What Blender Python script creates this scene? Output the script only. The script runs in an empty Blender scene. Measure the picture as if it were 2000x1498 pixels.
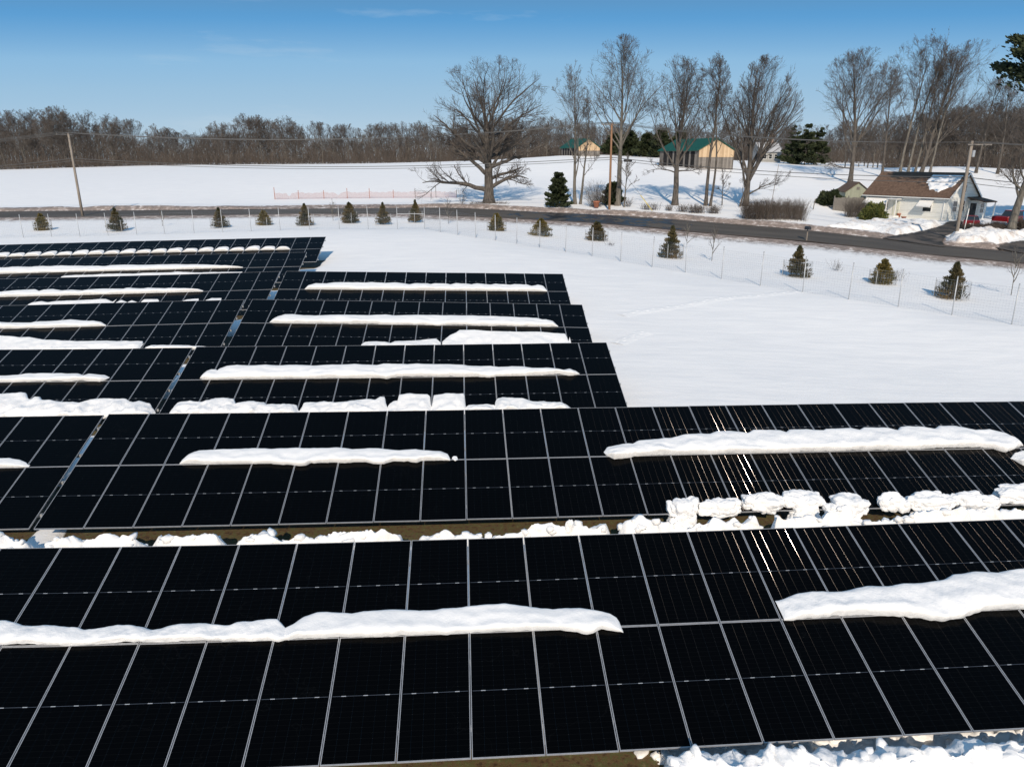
import bpy, bmesh, math, random
import numpy as np
from mathutils import Matrix, Vector, noise
R = math.radians
sc = bpy.context.scene
C = sc.collection
# ------------------------------------------------------------------ camera
F, PITCH, ROLL, PSI, TILT, ML, MP, ZC = 1407.9, 0.3005, 0.00115, 0.06248, 0.3026, 2.298, 1.154, 9.3
fw = np.array([0, math.cos(PITCH), -math.sin(PITCH)]); up0 = np.array([0, math.sin(PITCH), math.cos(PITCH)]); r0 = np.array([1., 0, 0])
rt = r0*math.cos(ROLL)+up0*math.sin(ROLL); up = up0*math.cos(ROLL)-r0*math.sin(ROLL)
cam = bpy.data.cameras.new('camera'); co = bpy.data.objects.new('camera', cam); C.objects.link(co)
co.matrix_world = Matrix(((rt[0], up[0], -fw[0], 0), (rt[1], up[1], -fw[1], 0), (rt[2], up[2], -fw[2], ZC), (0, 0, 0, 1)))
cam.sensor_width = 36; cam.lens = 36*F/2000; cam.clip_end = 6000; cam.clip_start = .1
sc.camera = co
# ------------------------------------------------------------------ light
SUN_EL, SUN_AZ = 34.0, 181.0          # degrees; azimuth clockwise from +Y
w = bpy.data.worlds.new('World'); sc.world = w; w.use_nodes = True
nt = w.node_tree; nt.nodes.clear()
sky = nt.nodes.new('ShaderNodeTexSky'); sky.sky_type = 'NISHITA'; sky.sun_disc = False
sky.sun_elevation = R(SUN_EL); sky.sun_rotation = R(SUN_AZ); sky.altitude = 1500; sky.air_density = .7; sky.dust_density = 0; sky.ozone_density = 3
bg = nt.nodes.new('ShaderNodeBackground'); bg.inputs['Strength'].default_value = .1
wo = nt.nodes.new('ShaderNodeOutputWorld')
sep = nt.nodes.new('ShaderNodeSeparateColor'); nt.links.new(sky.outputs[0], sep.inputs[0])
# tone of a clear cold winter sky: pale towards the horizon and the sun, deeper overhead
mu = nt.nodes.new('ShaderNodeMath'); mu.operation = 'MULTIPLY'; mu.inputs[1].default_value = .06; nt.links.new(sep.outputs[0], mu.inputs[0])
rs_ = nt.nodes.new('ShaderNodeValToRGB'); el = rs_.color_ramp.elements
for _ in range(6): el.new(.5)
for e_, (p_, c_) in zip(el, ((0, (.12, .25, .43)), (.108, (.12, .285, .50)), (.131, (.109, .342, .651)), (.177, (.270, .500, .737)), (.227, (.330, .535, .730)), (.356, (.434, .597, .738)), (.7, (.62, .72, .79)), (1., (.95, .95, .93)))): e_.position = p_; e_.color = (*c_, 1)
cmb = nt.nodes.new('ShaderNodeVectorMath'); cmb.operation = 'SCALE'; cmb.inputs['Scale'].default_value = 10.; nt.links.new(mu.outputs[0], rs_.inputs[0]); nt.links.new(rs_.outputs[0], cmb.inputs[0])
tcw = nt.nodes.new('ShaderNodeTexCoord'); mpw = nt.nodes.new('ShaderNodeMapping'); mpw.inputs['Scale'].default_value = (2.2, 1.2, 15); mpw.inputs['Rotation'].default_value = (0, .12, 0); mpw.inputs['Location'].default_value = (.35, 0, 0)
nzw = nt.nodes.new('ShaderNodeTexNoise'); nzw.inputs['Scale'].default_value = 1.5; nzw.inputs['Detail'].default_value = 7; nzw.inputs['Roughness'].default_value = .6; rpw = nt.nodes.new('ShaderNodeValToRGB'); rpw.color_ramp.elements[0].position = .595; rpw.color_ramp.elements[1].position = .86
rpw.color_ramp.elements[1].color = (.55, .55, .55, 1); mxw = nt.nodes.new('ShaderNodeMix'); mxw.data_type = 'RGBA'; mxw.inputs[7].default_value = (5.6, 6.8, 7.8, 1)
nt.links.new(tcw.outputs['Generated'], mpw.inputs[0]); nt.links.new(mpw.outputs[0], nzw.inputs['Vector']); nt.links.new(nzw.outputs[0], rpw.inputs[0]); nt.links.new(rpw.outputs[0], mxw.inputs[0]); nt.links.new(cmb.outputs[0], mxw.inputs[6])
nt.links.new(mxw.outputs[2], bg.inputs['Color']); nt.links.new(bg.outputs[0], wo.inputs['Surface'])
sl = bpy.data.lights.new('sun', 'SUN'); sl.energy = 4.05; sl.angle = R(.53); sl.color = (1, .85, .68)
so = bpy.data.objects.new('sun', sl); C.objects.link(so)
sd = Vector((math.sin(R(SUN_AZ))*math.cos(R(SUN_EL)), math.cos(R(SUN_AZ))*math.cos(R(SUN_EL)), math.sin(R(SUN_EL))))
so.rotation_euler = sd.to_track_quat('Z', 'Y').to_euler(); so.location = (0, -50, 60)
vs = sc.view_settings; vs.view_transform = 'Standard'; vs.look = 'None'; vs.exposure = 0.0; vs.gamma = 1
sc.cycles.max_bounces = 6; sc.cycles.transparent_max_bounces = 16
# ------------------------------------------------------------------ helpers
def tag(o, label=None, cat=None, group=None, kind=None):
    if label: o['label'] = label
    if cat: o['category'] = cat
    if group: o['group'] = group
    if kind: o['kind'] = kind
    return o
def empty(name, loc=(0, 0, 0), rz=0):
    o = bpy.data.objects.new(name, None); C.objects.link(o); o.location = loc; o.rotation_euler = (0, 0, rz); o.empty_display_size = .3
    return o
def mesh(name, V, Fc, m=None, parent=None, smooth=False):
    me = bpy.data.meshes.new(name)
    V = np.asarray(V, dtype=np.float32).reshape(-1, 3)
    if isinstance(Fc, np.ndarray):
        k = Fc.shape[1]; n = len(Fc)
        me.vertices.add(len(V)); me.vertices.foreach_set('co', V.ravel())
        me.loops.add(n*k); me.loops.foreach_set('vertex_index', Fc.ravel().astype(np.int32))
        me.polygons.add(n); me.polygons.foreach_set('loop_start', np.arange(0, n*k, k, dtype=np.int32))
        me.polygons.foreach_set('loop_total', np.full(n, k, dtype=np.int32)); me.update(calc_edges=True)
    else:
        me.from_pydata(V.tolist(), [], Fc)
    if smooth: me.polygons.foreach_set('use_smooth', np.ones(len(me.polygons), dtype=bool))
    if m: me.materials.append(m)
    o = bpy.data.objects.new(name, me); C.objects.link(o)
    if parent: o.parent = parent
    return o
class MB:
    def __init__(s): s.V = []; s.F = []
    def add(s, V, Fc):
        b = len(s.V); s.V += [tuple(v) for v in V]; s.F += [tuple(b+i for i in f) for f in Fc]; return s
    def box(s, x0, x1, y0, y1, z0, z1):
        return s.add([(x0, y0, z0), (x1, y0, z0), (x1, y1, z0), (x0, y1, z0), (x0, y0, z1), (x1, y0, z1), (x1, y1, z1), (x0, y1, z1)],
                     [(0, 3, 2, 1), (4, 5, 6, 7), (0, 1, 5, 4), (1, 2, 6, 5), (2, 3, 7, 6), (3, 0, 4, 7)])
    def bar(s, a, b, w_, h=None, upv=(0, 0, 1)):
        a, b = Vector(a), Vector(b); d = (b-a).normalized(); u = d.cross(Vector(upv))
        if u.length < 1e-4: u = d.cross(Vector((1, 0, 0)))
        u.normalize(); v = u.cross(d); h = h or w_; u *= w_/2; v *= h/2
        return s.add([a-u-v, a+u-v, a+u+v, a-u+v, b-u-v, b+u-v, b+u+v, b-u+v], [(0, 3, 2, 1), (4, 5, 6, 7), (0, 1, 5, 4), (1, 2, 6, 5), (2, 3, 7, 6), (3, 0, 4, 7)])
    def tube(s, pts, r, n=8):
        pts = [Vector(p) for p in pts]; rs = r if isinstance(r, (list, tuple)) else [r]*len(pts); V = []
        for i, p in enumerate(pts):
            d = (pts[min(i+1, len(pts)-1)]-pts[max(i-1, 0)]).normalized()
            u = d.cross(Vector((0, 0, 1)));  u = d.cross(Vector((1, 0, 0))) if u.length < .05 else u
            u.normalize(); v = d.cross(u)
            V += [p+(u*math.cos(2*math.pi*k/n)+v*math.sin(2*math.pi*k/n))*rs[i] for k in range(n)]
        Fc = [(i*n+k, i*n+(k+1) % n, (i+1)*n+(k+1) % n, (i+1)*n+k) for i in range(len(pts)-1) for k in range(n)]
        Fc += [tuple(range(n-1, -1, -1)), tuple((len(pts)-1)*n+k for k in range(n))]
        return s.add(V, Fc)
    def prism(s, poly, a, b):        # poly of (u,v) extruded along local y from a to b: (u,y,v)
        n = len(poly); V = [(u, a, v) for u, v in poly]+[(u, b, v) for u, v in poly]
        return s.add(V, [tuple(range(n)), tuple(range(2*n-1, n-1, -1))]+[(i, i+n, (i+1) % n+n, (i+1) % n) for i in range(n)])
    def build(s, name, m=None, parent=None, smooth=False): 
        o = mesh(name, s.V, s.F, m, parent, smooth); return o
def bevel(o, wd, seg=2):
    md = o.modifiers.new('bevel', 'BEVEL'); md.width = wd; md.segments = seg; md.limit_method = 'ANGLE'; return o
# materials
def mat(name, col=(.5, .5, .5), rough=.7, metal=0., spec=.5):
    m = bpy.data.materials.new(name); m.use_nodes = True; b = m.node_tree.nodes['Principled BSDF']
    b.inputs['Base Color'].default_value = (*col, 1); b.inputs['Roughness'].default_value = rough; b.inputs['Metallic'].default_value = metal
    b.inputs['Specular IOR Level'].default_value = spec
    return m
def N(m, t, **kw):
    n = m.node_tree.nodes.new(t)
    for k, v in kw.items():
        if k in n.inputs: n.inputs[k].default_value = v
        else: setattr(n, k, v)
    return n
def L(m, a, b): m.node_tree.links.new(a, b)
def P(m): return m.node_tree.nodes['Principled BSDF']
def ramp(m, src, stops):
    r = N(m, 'ShaderNodeValToRGB'); e = r.color_ramp.elements
    while len(e) < len(stops): e.new(.5)
    for i, (p, c) in enumerate(stops):
        e[i].position = p; e[i].color = (*c, 1) if len(c) == 3 else c
    L(m, src, r.inputs[0]); return r.outputs[0]
def noisy(name, c1, c2, scale=3, rough=.8, bump=.3, bdist=.02, detail=6, stretch=(1, 1, 1), spec=.3, coord='Object', metal=0., lo=.35, hi=.65):
    m = mat(name, c1, rough, metal, spec); tc = N(m, 'ShaderNodeTexCoord'); mp = N(m, 'ShaderNodeMapping'); mp.inputs['Scale'].default_value = stretch
    L(m, tc.outputs[coord], mp.inputs[0]); n = N(m, 'ShaderNodeTexNoise', Scale=scale, Detail=detail, Roughness=.6); L(m, mp.outputs[0], n.inputs['Vector'])
    L(m, ramp(m, n.outputs[0], [(lo, c1), (hi, c2)]), P(m).inputs['Base Color'])
    if bump:
        b = N(m, 'ShaderNodeBump', Strength=bump, Distance=bdist); L(m, n.outputs[0], b.inputs['Height']); L(m, b.outputs[0], P(m).inputs['Normal'])
    return m
def math_(m, op, a, b=None, clamp=False):
    n = N(m, 'ShaderNodeMath', operation=op); n.use_clamp = clamp
    for i, x in enumerate((a, b)):
        if x is None: continue
        if isinstance(x, (int, float)): n.inputs[i].default_value = x
        else: L(m, x, n.inputs[i])
    return n.outputs[0]
def mixc(m, f, a, b):
    n = N(m, 'ShaderNodeMix', data_type='RGBA')
    L(m, f, n.inputs[0]) if not isinstance(f, float) else setattr(n.inputs[0], 'default_value', f)
    for i, x in ((6, a), (7, b)):
        if isinstance(x, tuple): n.inputs[i].default_value = (*x, 1)
        else: L(m, x, n.inputs[i])
    return n.outputs[2]
SNOW = (.90, .90, .895)
def snow_mat(name, ripple=.5):
    m = mat(name, SNOW, .55, 0, .25); tc = N(m, 'ShaderNodeTexCoord')
    n1 = N(m, 'ShaderNodeTexNoise', Scale=2.2, Detail=5, Roughness=.55); n2 = N(m, 'ShaderNodeTexNoise', Scale=38, Detail=3)
    L(m, tc.outputs['Object'], n1.inputs['Vector']); L(m, tc.outputs['Object'], n2.inputs['Vector'])
    h = math_(m, 'ADD', n1.outputs[0], math_(m, 'MULTIPLY', n2.outputs[0], .05))
    b = N(m, 'ShaderNodeBump', Strength=ripple, Distance=.12); L(m, h, b.inputs['Height']); L(m, b.outputs[0], P(m).inputs['Normal'])
    P(m).inputs['Subsurface Weight'].default_value = .0
    return m
M = {}
M['snow'] = snow_mat('snow', .35)
M['snow_lump'] = snow_mat('lumpy_snow', .5)
M['frame'] = noisy('aluminium_frame', (.34, .35, .37), (.44, .45, .47), 9, .38, 0, spec=.5, metal=.35)
M['steel'] = noisy('galvanised_steel', (.34, .36, .38), (.46, .48, .5), 14, .45, 0, metal=.4)
M['post'] = noisy('fence_post_steel', (.4, .42, .44), (.52, .54, .56), 14, .45, 0, metal=.3)
M['wire'] = mat('fence_wire', (.33, .35, .37), .5, .3)
M['bark'] = noisy('bark', (.05, .043, .037), (.135, .12, .105), 2.2, .9, .8, .04, stretch=(3, 3, .6))
M['bark_pale'] = noisy('pale_bark', (.085, .077, .066), (.20, .185, .16), 2.0, .9, .8, .04, stretch=(3, 3, .6))
M['twig'] = noisy('twigs', (.058, .050, .045), (.128, .110, .097), .6, .85, 0)
M['twig_grey'] = noisy('grey_twigs', (.075, .065, .057), (.155, .135, .12), .6, .85, 0)
M['brush'] = noisy('dry_brush', (.066, .055, .048), (.138, .113, .094), .25, .9, 0)
M['cedar'] = noisy('cedar_foliage', (.035, .042, .02), (.15, .105, .045), 1.3, .8, 0, lo=.4, hi=.62)
M['pine'] = noisy('pine_needles', (.014, .024, .010), (.048, .060, .024), .9, .75, 0)
M['wood_pole'] = noisy('weathered_pole', (.20, .17, .14), (.33, .29, .25), 3, .9, .4, .01, stretch=(6, 6, .4))
M['pole_brown'] = noisy('brown_pole', (.22, .12, .07), (.34, .20, .12), 3, .85, .4, .01, stretch=(6, 6, .4))
M['cable'] = mat('cable', (.09, .09, .09), .5)
M['black'] = mat('black_plastic', (.02, .02, .022), .45)
M['grey_wood'] = noisy('grey_boards', (.13, .12, .11), (.24, .225, .205), 3, .9, .5, .01, stretch=(8, 8, .5))
M['new_wood'] = noisy('new_pine_boards', (.58, .38, .19), (.74, .53, .30), 2.0, .75, .3, .01, stretch=(4, 4, .3))
M['green_roof'] = noisy('green_metal_roof', (.007, .060, .046), (.011, .082, .062), 3, .5, 0)
M['white'] = mat('white_paint', (.78, .78, .76), .5)
M['glass'] = mat('window_glass', (.025, .03, .035), .08, 0, .8)
M['red'] = mat('red_car_paint', (.20, .009, .014), .25, 0, .6); P(M['red']).inputs['Coat Weight'].default_value = .6
M['tyre'] = mat('tyre_rubber', (.02, .02, .02), .8)
M['rim'] = mat('wheel_rim', (.5, .5, .52), .3, .8)
M['blue'] = mat('blue_plastic', (.02, .28, .62), .4)
M['terra'] = noisy('terracotta', (.33, .12, .07), (.42, .17, .1), 8, .8, 0)
M['soil'] = noisy('wet_soil', (.085, .058, .035), (.19, .145, .085), 5, .95, .9, .03)
# ------------------------------------------------------------------ solar table surfaces
TB = [[-0.9128, 13.2842, -7.4686, -0.003, 0.094, -0.3064, 0.0049, -0.0069], [-11.8017, 19.8738, -7.0991, -0.0178, 0.0813, -0.174, 0.0081, 0.002], [-12.1632, 20.2569, -7.2737, -0.002, 0.0481, -0.0006, -0.0005, 0.0077], [-12.2996, 27.2378, -6.9544, -0.0086, 0.0141, 0.0635, 0.0046, 0.0024], [-12.6292, 34.6598, -6.48, -0.023, -0.017, -0.015, -0.0039, -0.0026], [-13.1051, 41.8543, -6.171, -0.0169, -0.0158, 0.0263, 0.005, -0.0041], [-12.7168, 27.8282, -7.1412, 0.0031, 0.0704, -0.0018, -0.0068, -0.0019], [-13.2604, 35.388, -6.6236, 0.0126, -0.0211, -0.0148, 0.0042, 0.0045], [-13.6635, 42.5506, -6.2868, 0.0244, 0.0236, -0.0272, -0.0078, 0.0024], [-14.1361, 50.0985, -6.0715, 0.0157, -0.0105, -0.0017, -0.0026, -0.0021], [-14.6238, 57.5223, -5.7755, 0.0183, 0.0045, 0.0442, -0.0052, -0.0013]]
def tsurf(t, s, d, h=0.):
    """world point(s) on table t: s along the row, d down the slope, h off the glass"""
    x0, y0, z0, a, c, q, dy, dt = TB[t]; psi = PSI+dy; th = TILT+dt; s = np.asarray(s, float); d = np.asarray(d, float); h = np.asarray(h, float)
    sc_ = np.clip(s, -30, 30)
    z = z0+a*s+c*sc_*sc_/100+q*sc_**3/1e4
    x = x0+s*math.cos(psi)+d*math.cos(th)*math.sin(psi)+h*math.sin(th)*math.sin(psi)
    y = y0+s*math.sin(psi)-d*math.cos(th)*math.cos(psi)-h*math.sin(th)*math.cos(psi)
    return np.stack(np.broadcast_arrays(x, y, z-d*math.sin(th)+h*math.cos(th)+ZC), -1)
def proj(X):
    X = np.asarray(X, float)-np.array([0, 0, ZC]); z = X@fw
    return np.stack([1000+F*(X@rt)/z, 749-F*(X@up)/z], -1)
def on_table(t, px):
    """find (s,d) on the table surface for outline points traced from the photograph"""
    px = np.asarray(px, float); s = np.zeros(len(px)); d = np.full(len(px), ML)
    for _ in range(25):
        p = proj(tsurf(t, s, d)); e = 1e-3
        js = (proj(tsurf(t, s+e, d))-p)/e; jd = (proj(tsurf(t, s, d+e))-p)/e; r = px-p
        det = js[:, 0]*jd[:, 1]-js[:, 1]*jd[:, 0]
        s = s+np.clip((r[:, 0]*jd[:, 1]-r[:, 1]*jd[:, 0])/det, -4, 4); d = d+np.clip((js[:, 0]*r[:, 1]-js[:, 1]*r[:, 0])/det, -2, 2)
    return s, d
COLS = {0: (-12, 14), 1: (0, 29), 2: (-6, 0), 3: (0, 14), 4: (0, 14), 5: (0, 14), 6: (-10, 0), 7: (-14, 0), 8: (-17, 0), 9: (-21, 0), 10: (-25, 0)}
# ------------------------------------------------------------------ terrain
def ray(px, py): return fw+rt*(px-1000)/F-up*(py-749)/F
CP = []
for t, (a, b) in COLS.items():
    for i in range(a, b+1, 3):
        p = tsurf(t, i*MP, ML); CP.append((p[0], p[1], p[2]-1.14))
POSTS = [(46.6, 467.2), (101.6, 466), (157, 465.4), (212, 463.6), (267.6, 461.6), (322.6, 460.8), (379.6, 458.6), (435.6, 457.2), (491.2, 455.4), (548, 454), (605.4, 452.4), (663, 451.4), (719.6, 451.2), (776.4, 450.6), (829.6, 450.6), (860, 456.4), (894, 462.4), (929.4, 468), (967.6, 473.6), (1009, 480), (1054.2, 487.6), (1104.2, 495.4), (1156.2, 503.6), (1211.6, 514), (1273, 525), (1338, 536), (1408.4, 549), (1484.4, 562), (1567, 575), (1656.4, 589.6), (1753.4, 604.4), (1858, 620.6), (1974.6, 639.4)]
PTOP = [419.4, 418.4, 417.6, 416.4, 414.6, 412.4, 410.4, 409, 407.6, 405.4, 404.4, 404, 403, 404.6, 404.4, 406, 410.4, 415.4, 420.4, 426, 431.4, 439.4, 444.4, 454, 462.4, 472, 482.4, 491.4, 502, 513, 526, 541, 554]
PH = 2.4
for (px, py), pt in zip(POSTS, PTOP):
    r1 = ray(px, py); k = r1[0]/r1[1]
    # depth at which a post of height PH spans the traced pixels
    r2 = ray(px, pt); y = PH/((r2[2]/r2[1])-(r1[2]/r1[1])); CP.append((k*y, y, ZC+y*r1[2]/r1[1]))
for px, py, z in [(-150, 424, -7.3), (0, 419, -7.1), (400, 414, -6.8), (800, 411, -6.6), (1000, 419, -6.7), (1200, 428, -7), (1400, 445, -7.5), (1600, 462, -8), (1800, 484, -8.4), (2000, 504, -8.8), (2150, 522, -9.0),
                  (955, 397, -5.95), (1120, 398, -6), (1318, 400, -5.95), (1450, 402, -6.0), (1510, 428, -6.9), (1660, 358, -3.9),
                  (300, 370, -5), (700, 365, -4.6), (1000, 355, -3.9), (1150, 350, -3.6), (540, 389, -6.0), (890, 388, -5.8), (-150, 390, -6.2),
                  (1950, 400, -6.0), (2100, 400, -6.0), (1846, 432, -7.4), (1686, 422, -7.4), (1760, 426, -7.4), (1760, 400, -6.3), (1620, 400, -6.1), (1550, 370, -4.6), (1400, 365, -4.2),
                  (1865, 470, -8.2), (1972, 452, -7.8), (1300, 700, -8.75), (1600, 740, -9.1), (2000, 760, -9.4), (1700, 660, -8.85)]:
    r1 = ray(px, py); k = z/r1[2]; CP.append((r1[0]*k, r1[1]*k, z+ZC))
for px, py, y in [(0, 332, 258), (-250, 340, 258), (350, 323, 256), (700, 320, 257), (880, 316, 240), (1000, 311, 215), (1060, 307, 195), (1130, 303, 190), (1180, 306, 185), (1235, 312, 170), (1300, 328, 150), (1420, 330, 146),
                  (1500, 317, 225), (1600, 321, 220), (1780, 341, 140), (1700, 335, 180), (1850, 327, 142), (1960, 332, 150), (2100, 332, 150), (2300, 332, 200)]:
    p_ = ray(px, py); k = y/p_[1]; CP.append((p_[0]*k, y, ZC+p_[2]*k))
CP += [(0, 0, -.3), (25, 0, -.4), (-25, 0, -.3), (45, 8, -.6), (-40, 10, -.2), (60, 30, .2)]
CP = np.array(CP)
_S = 40.
def _phi(r2): return np.where(r2 > 1e-12, .5*r2*np.log(r2+1e-12), 0)
_n = len(CP); _X = CP[:, :2]/_S
_A = np.zeros((_n+3, _n+3)); _A[:_n, :_n] = _phi(((_X[:, None]-_X[None])**2).sum(-1))+np.eye(_n)*.004
_A[:_n, _n] = 1; _A[:_n, _n+1:] = _X; _A[_n, :_n] = 1; _A[_n+1:, :_n] = _X.T
_W = np.linalg.solve(_A, np.concatenate([CP[:, 2], np.zeros(3)]))
def G(x, y):
    x = np.asarray(x, float); y = np.asarray(y, float); sh = x.shape; Q = np.stack([x.ravel(), y.ravel()], -1)
    Q[:, 0] = np.clip(Q[:, 0], -.9*np.maximum(Q[:, 1], 0)-40, .95*np.maximum(Q[:, 1], 0)+35); Q[:, 1] = np.clip(Q[:, 1], -8, 270)
    out = np.empty(len(Q)); Qs = Q/_S
    for i in range(0, len(Q), 20000):
        q = Qs[i:i+20000]; out[i:i+20000] = _phi(((q[:, None]-_X[None])**2).sum(-1))@_W[:_n]+_W[_n]+q@_W[_n+1:]
    far = np.clip((y.ravel()-270)/150, 0, 1); out = out*(1-far)+(9.0)*far
    return np.clip(out, -3, 14).reshape(sh)
def at(px, py, ymax=400):
    """ground point seen at a pixel of the 2000 px photograph"""
    r1 = ray(px, py); ys = np.linspace(6, ymax, 900); ks = ys/r1[1]; zs = ZC+r1[2]*ks; g = G(r1[0]*ks, ys); below = np.nonzero(zs < g)[0]
    if len(below) == 0: i = len(ys)-1
    else: i = max(below[0], 1)
    a, b = ys[i-1], ys[i]
    for _ in range(12):
        c = (a+b)/2; k = c/r1[1]
        if ZC+r1[2]*k < G(np.array([r1[0]*k]), np.array([c]))[0]: b = c
        else: a = c
    k = b/r1[1]; return Vector((r1[0]*k, b, float(G(np.array([r1[0]*k]), np.array([b]))[0])))
def g1(x, y): return float(G(np.array([x]), np.array([y]))[0])
def hgt(p, py):
    """height above ground point p that reaches image row py"""
    px = proj(p)[0]; r1 = ray(px, py); return p.y*r1[2]/r1[1]+ZC-p.z
def yat(px, py, y):
    r1 = ray(px, py); k = y/r1[1]; return Vector((r1[0]*k, y, ZC+r1[2]*k))
# road centre line and polyline distance
RD = [at(-420, 428), at(-150, 422.5), at(0, 419), at(200, 417), at(400, 414.5), at(600, 412.5), at(800, 411.5), at(900, 414), at(1000, 419), at(1100, 423.5), at(1200, 429), at(1300, 437), at(1400, 446), at(1500, 454), at(1600, 463), at(1700, 473.5), at(1800, 484.5), at(1900, 494), at(2000, 503.5), at(2120, 516), at(2300, 537)]
def smooth_line(pts, step=2.):
    P_ = np.array([[p[0], p[1]] for p in pts]); out = []
    for i in range(len(P_)-1):
        p0, p1, p2, p3 = P_[max(i-1, 0)], P_[i], P_[i+1], P_[min(i+2, len(P_)-1)]
        n = max(2, int(np.linalg.norm(p2-p1)/step))
        for k in range(n):
            t = k/n; out.append(.5*((2*p1)+(-p0+p2)*t+(2*p0-5*p1+4*p2-p3)*t*t+(-p0+3*p1-3*p2+p3)*t**3))
    out.append(P_[-1]); return np.array(out)
RL = smooth_line(RD)
def ldist(x, y, line):
    x = np.asarray(x, float); sh = x.shape; Q = np.stack([x.ravel(), np.asarray(y, float).ravel()], -1); best = np.full(len(Q), 1e9); sgn = np.zeros(len(Q))
    for a, b in zip(line[:-1:2], list(line[2::2])+[line[-1]]):
        d = b-a; L2 = d@d
        if L2 < 1e-6: continue
        t = np.clip(((Q-a)@d)/L2, 0, 1); v = Q-a-t[:, None]*d; r = np.hypot(v[:, 0], v[:, 1]); m_ = r < best
        best[m_] = r[m_]; sgn[m_] = np.sign(d[0]*v[m_, 1]-d[1]*v[m_, 0])
    return (best*sgn).reshape(sh)
def vnoise(x, y, sc_, seed=0):
    x = np.asarray(x)/sc_+seed*17.13; y = np.asarray(y)/sc_+seed*7.7; xi = np.floor(x).astype(int); yi = np.floor(y).astype(int); fx = x-xi; fy = y-yi
    h = lambda a, b: (np.sin(a*127.1+b*311.7+seed*74.7)*43758.5453) % 1.0
    fx = fx*fx*(3-2*fx); fy = fy*fy*(3-2*fy)
    return (h(xi, yi)*(1-fx)+h(xi+1, yi)*fx)*(1-fy)+(h(xi, yi+1)*(1-fx)+h(xi+1, yi+1)*fx)*fy-.5
def fbm(x, y, sc_, seed=0, o=4):
    return sum(vnoise(x, y, sc_/2**k, seed+k)*.55**k for k in range(o))
def grid_sheet(name, X, Y, Z, m, attrs=None, kind='structure'):
    ny, nx = X.shape; V = np.stack([X, Y, Z], -1).reshape(-1, 3)
    i = np.arange(ny-1)[:, None]*nx+np.arange(nx-1)[None]; Fc = np.stack([i, i+1, i+nx+1, i+nx], -1).reshape(-1, 4)
    o = mesh(name, V, Fc, m, smooth=True)
    for k, a in (attrs or {}).items():
        at_ = o.data.attributes.new(k, 'FLOAT', 'POINT'); at_.data.foreach_set('value', np.asarray(a, dtype=np.float32).ravel())
    if kind: o['kind'] = kind
    return o
ys = np.concatenate([np.arange(-12, 6, 1.), np.arange(6, 24, .16), np.arange(24, 64, .5), np.arange(64, 106, .42), np.arange(106, 170, 1.2), np.arange(170, 300, 4), np.array([310, 340, 380, 450, 600, 900, 1500, 3000])])
us = np.concatenate([np.linspace(-3, -1.05, 14)[:-1], np.linspace(-1.05, 1.05, 520), np.linspace(1.05, 3, 14)[1:]])
Yg, Ug = np.meshgrid(ys, us, indexing='ij'); Xg = Ug*(np.maximum(Yg, 0)+14)
Zg = G(Xg, Yg); RDI = ldist(Xg, Yg, RL)
def smooth01(v): v = np.clip(v, 0, 1); return v*v*(3-2*v)
# bare soil strips under the tables (no snow falls there)
soil = np.zeros_like(Xg)
for t, (a, b) in COLS.items():
    x0, y0 = TB[t][0], TB[t][1]; psi = PSI+TB[t][6]; S = (Xg-x0)*math.cos(psi)+(Yg-y0)*math.sin(psi); D = -(-(Xg-x0)*math.sin(psi)+(Yg-y0)*math.cos(psi))
    nz = .5*fbm(Xg, Yg, 1.2, 3)
    lo, hi = (1.2, 5.1) if t > 0 else (1.0, 4.72)
    m_ = smooth01((D-lo+nz)/.25)*smooth01((hi-D+nz*.6)/.25)*smooth01((S-a*MP+nz)/.4)*smooth01((b*MP+.2-S+nz)/.4)
    soil = np.maximum(soil, m_)
Zg += .14*(1-soil)*smooth01((-RDI-7)/4)*(Yg > 2)+.05*fbm(Xg, Yg, 9, 1)*(np.abs(RDI) > 6)+.03*fbm(Xg, Yg, 2.2, 5)*(Yg < 60)*(1-soil)
# snow thrown up along both road edges, a shallow bed for the road
far = RDI > 0
PXG = proj(np.stack([Xg, np.maximum(Yg, 5), Zg], -1))[..., 0]; drv = smooth01((PXG-1715)/25)*smooth01((1862-PXG)/20)+smooth01((PXG-1935)/20); drv = drv*(Yg > 30)*far
bank = (1-.95*drv)*np.exp(-((np.abs(RDI)-5.6)/1.1)**2)*(.28+.25*vnoise(Xg, Yg, 3, 4)); Zg += np.where(np.abs(RDI) < 16, bank*np.where(far, 1.1, .45), 0)
Zg -= .12*smooth01((4.4-np.abs(RDI))/.8)
dirt = np.where(far, np.clip(1.45-np.abs(np.abs(RDI)-4.7)/1.7, 0, 1.2), np.clip(1.5-(np.abs(RDI)-3.6)/6.0, 0, 1.3)**1.3)*(np.abs(RDI) < 15)
dirt = np.maximum(dirt, drv*(RDI < 9)*(RDI > 2)*1.5)
m = mat('snow_field', SNOW, .6, 0, .2); tc = N(m, 'ShaderNodeTexCoord')
mp = N(m, 'ShaderNodeMapping'); mp.inputs['Scale'].default_value = (.35, 1.2, 1); L(m, tc.outputs['Object'], mp.inputs[0])
n1 = N(m, 'ShaderNodeTexNoise', Scale=1.1, Detail=7, Roughness=.55); L(m, mp.outputs[0], n1.inputs['Vector'])
n2 = N(m, 'ShaderNodeTexNoise', Scale=9, Detail=5, Roughness=.7); L(m, tc.outputs['Object'], n2.inputs['Vector'])
n3 = N(m, 'ShaderNodeTexNoise', Scale=1.3, Detail=9, Roughness=.8); L(m, tc.outputs['Object'], n3.inputs['Vector'])
a1 = N(m, 'ShaderNodeAttribute', attribute_name='dirt'); a2 = N(m, 'ShaderNodeAttribute', attribute_name='soil')
dm = math_(m, 'ADD', a1.outputs['Fac'], math_(m, 'MULTIPLY', math_(m, 'SUBTRACT', n3.outputs[0], .5), 3.6))
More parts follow.
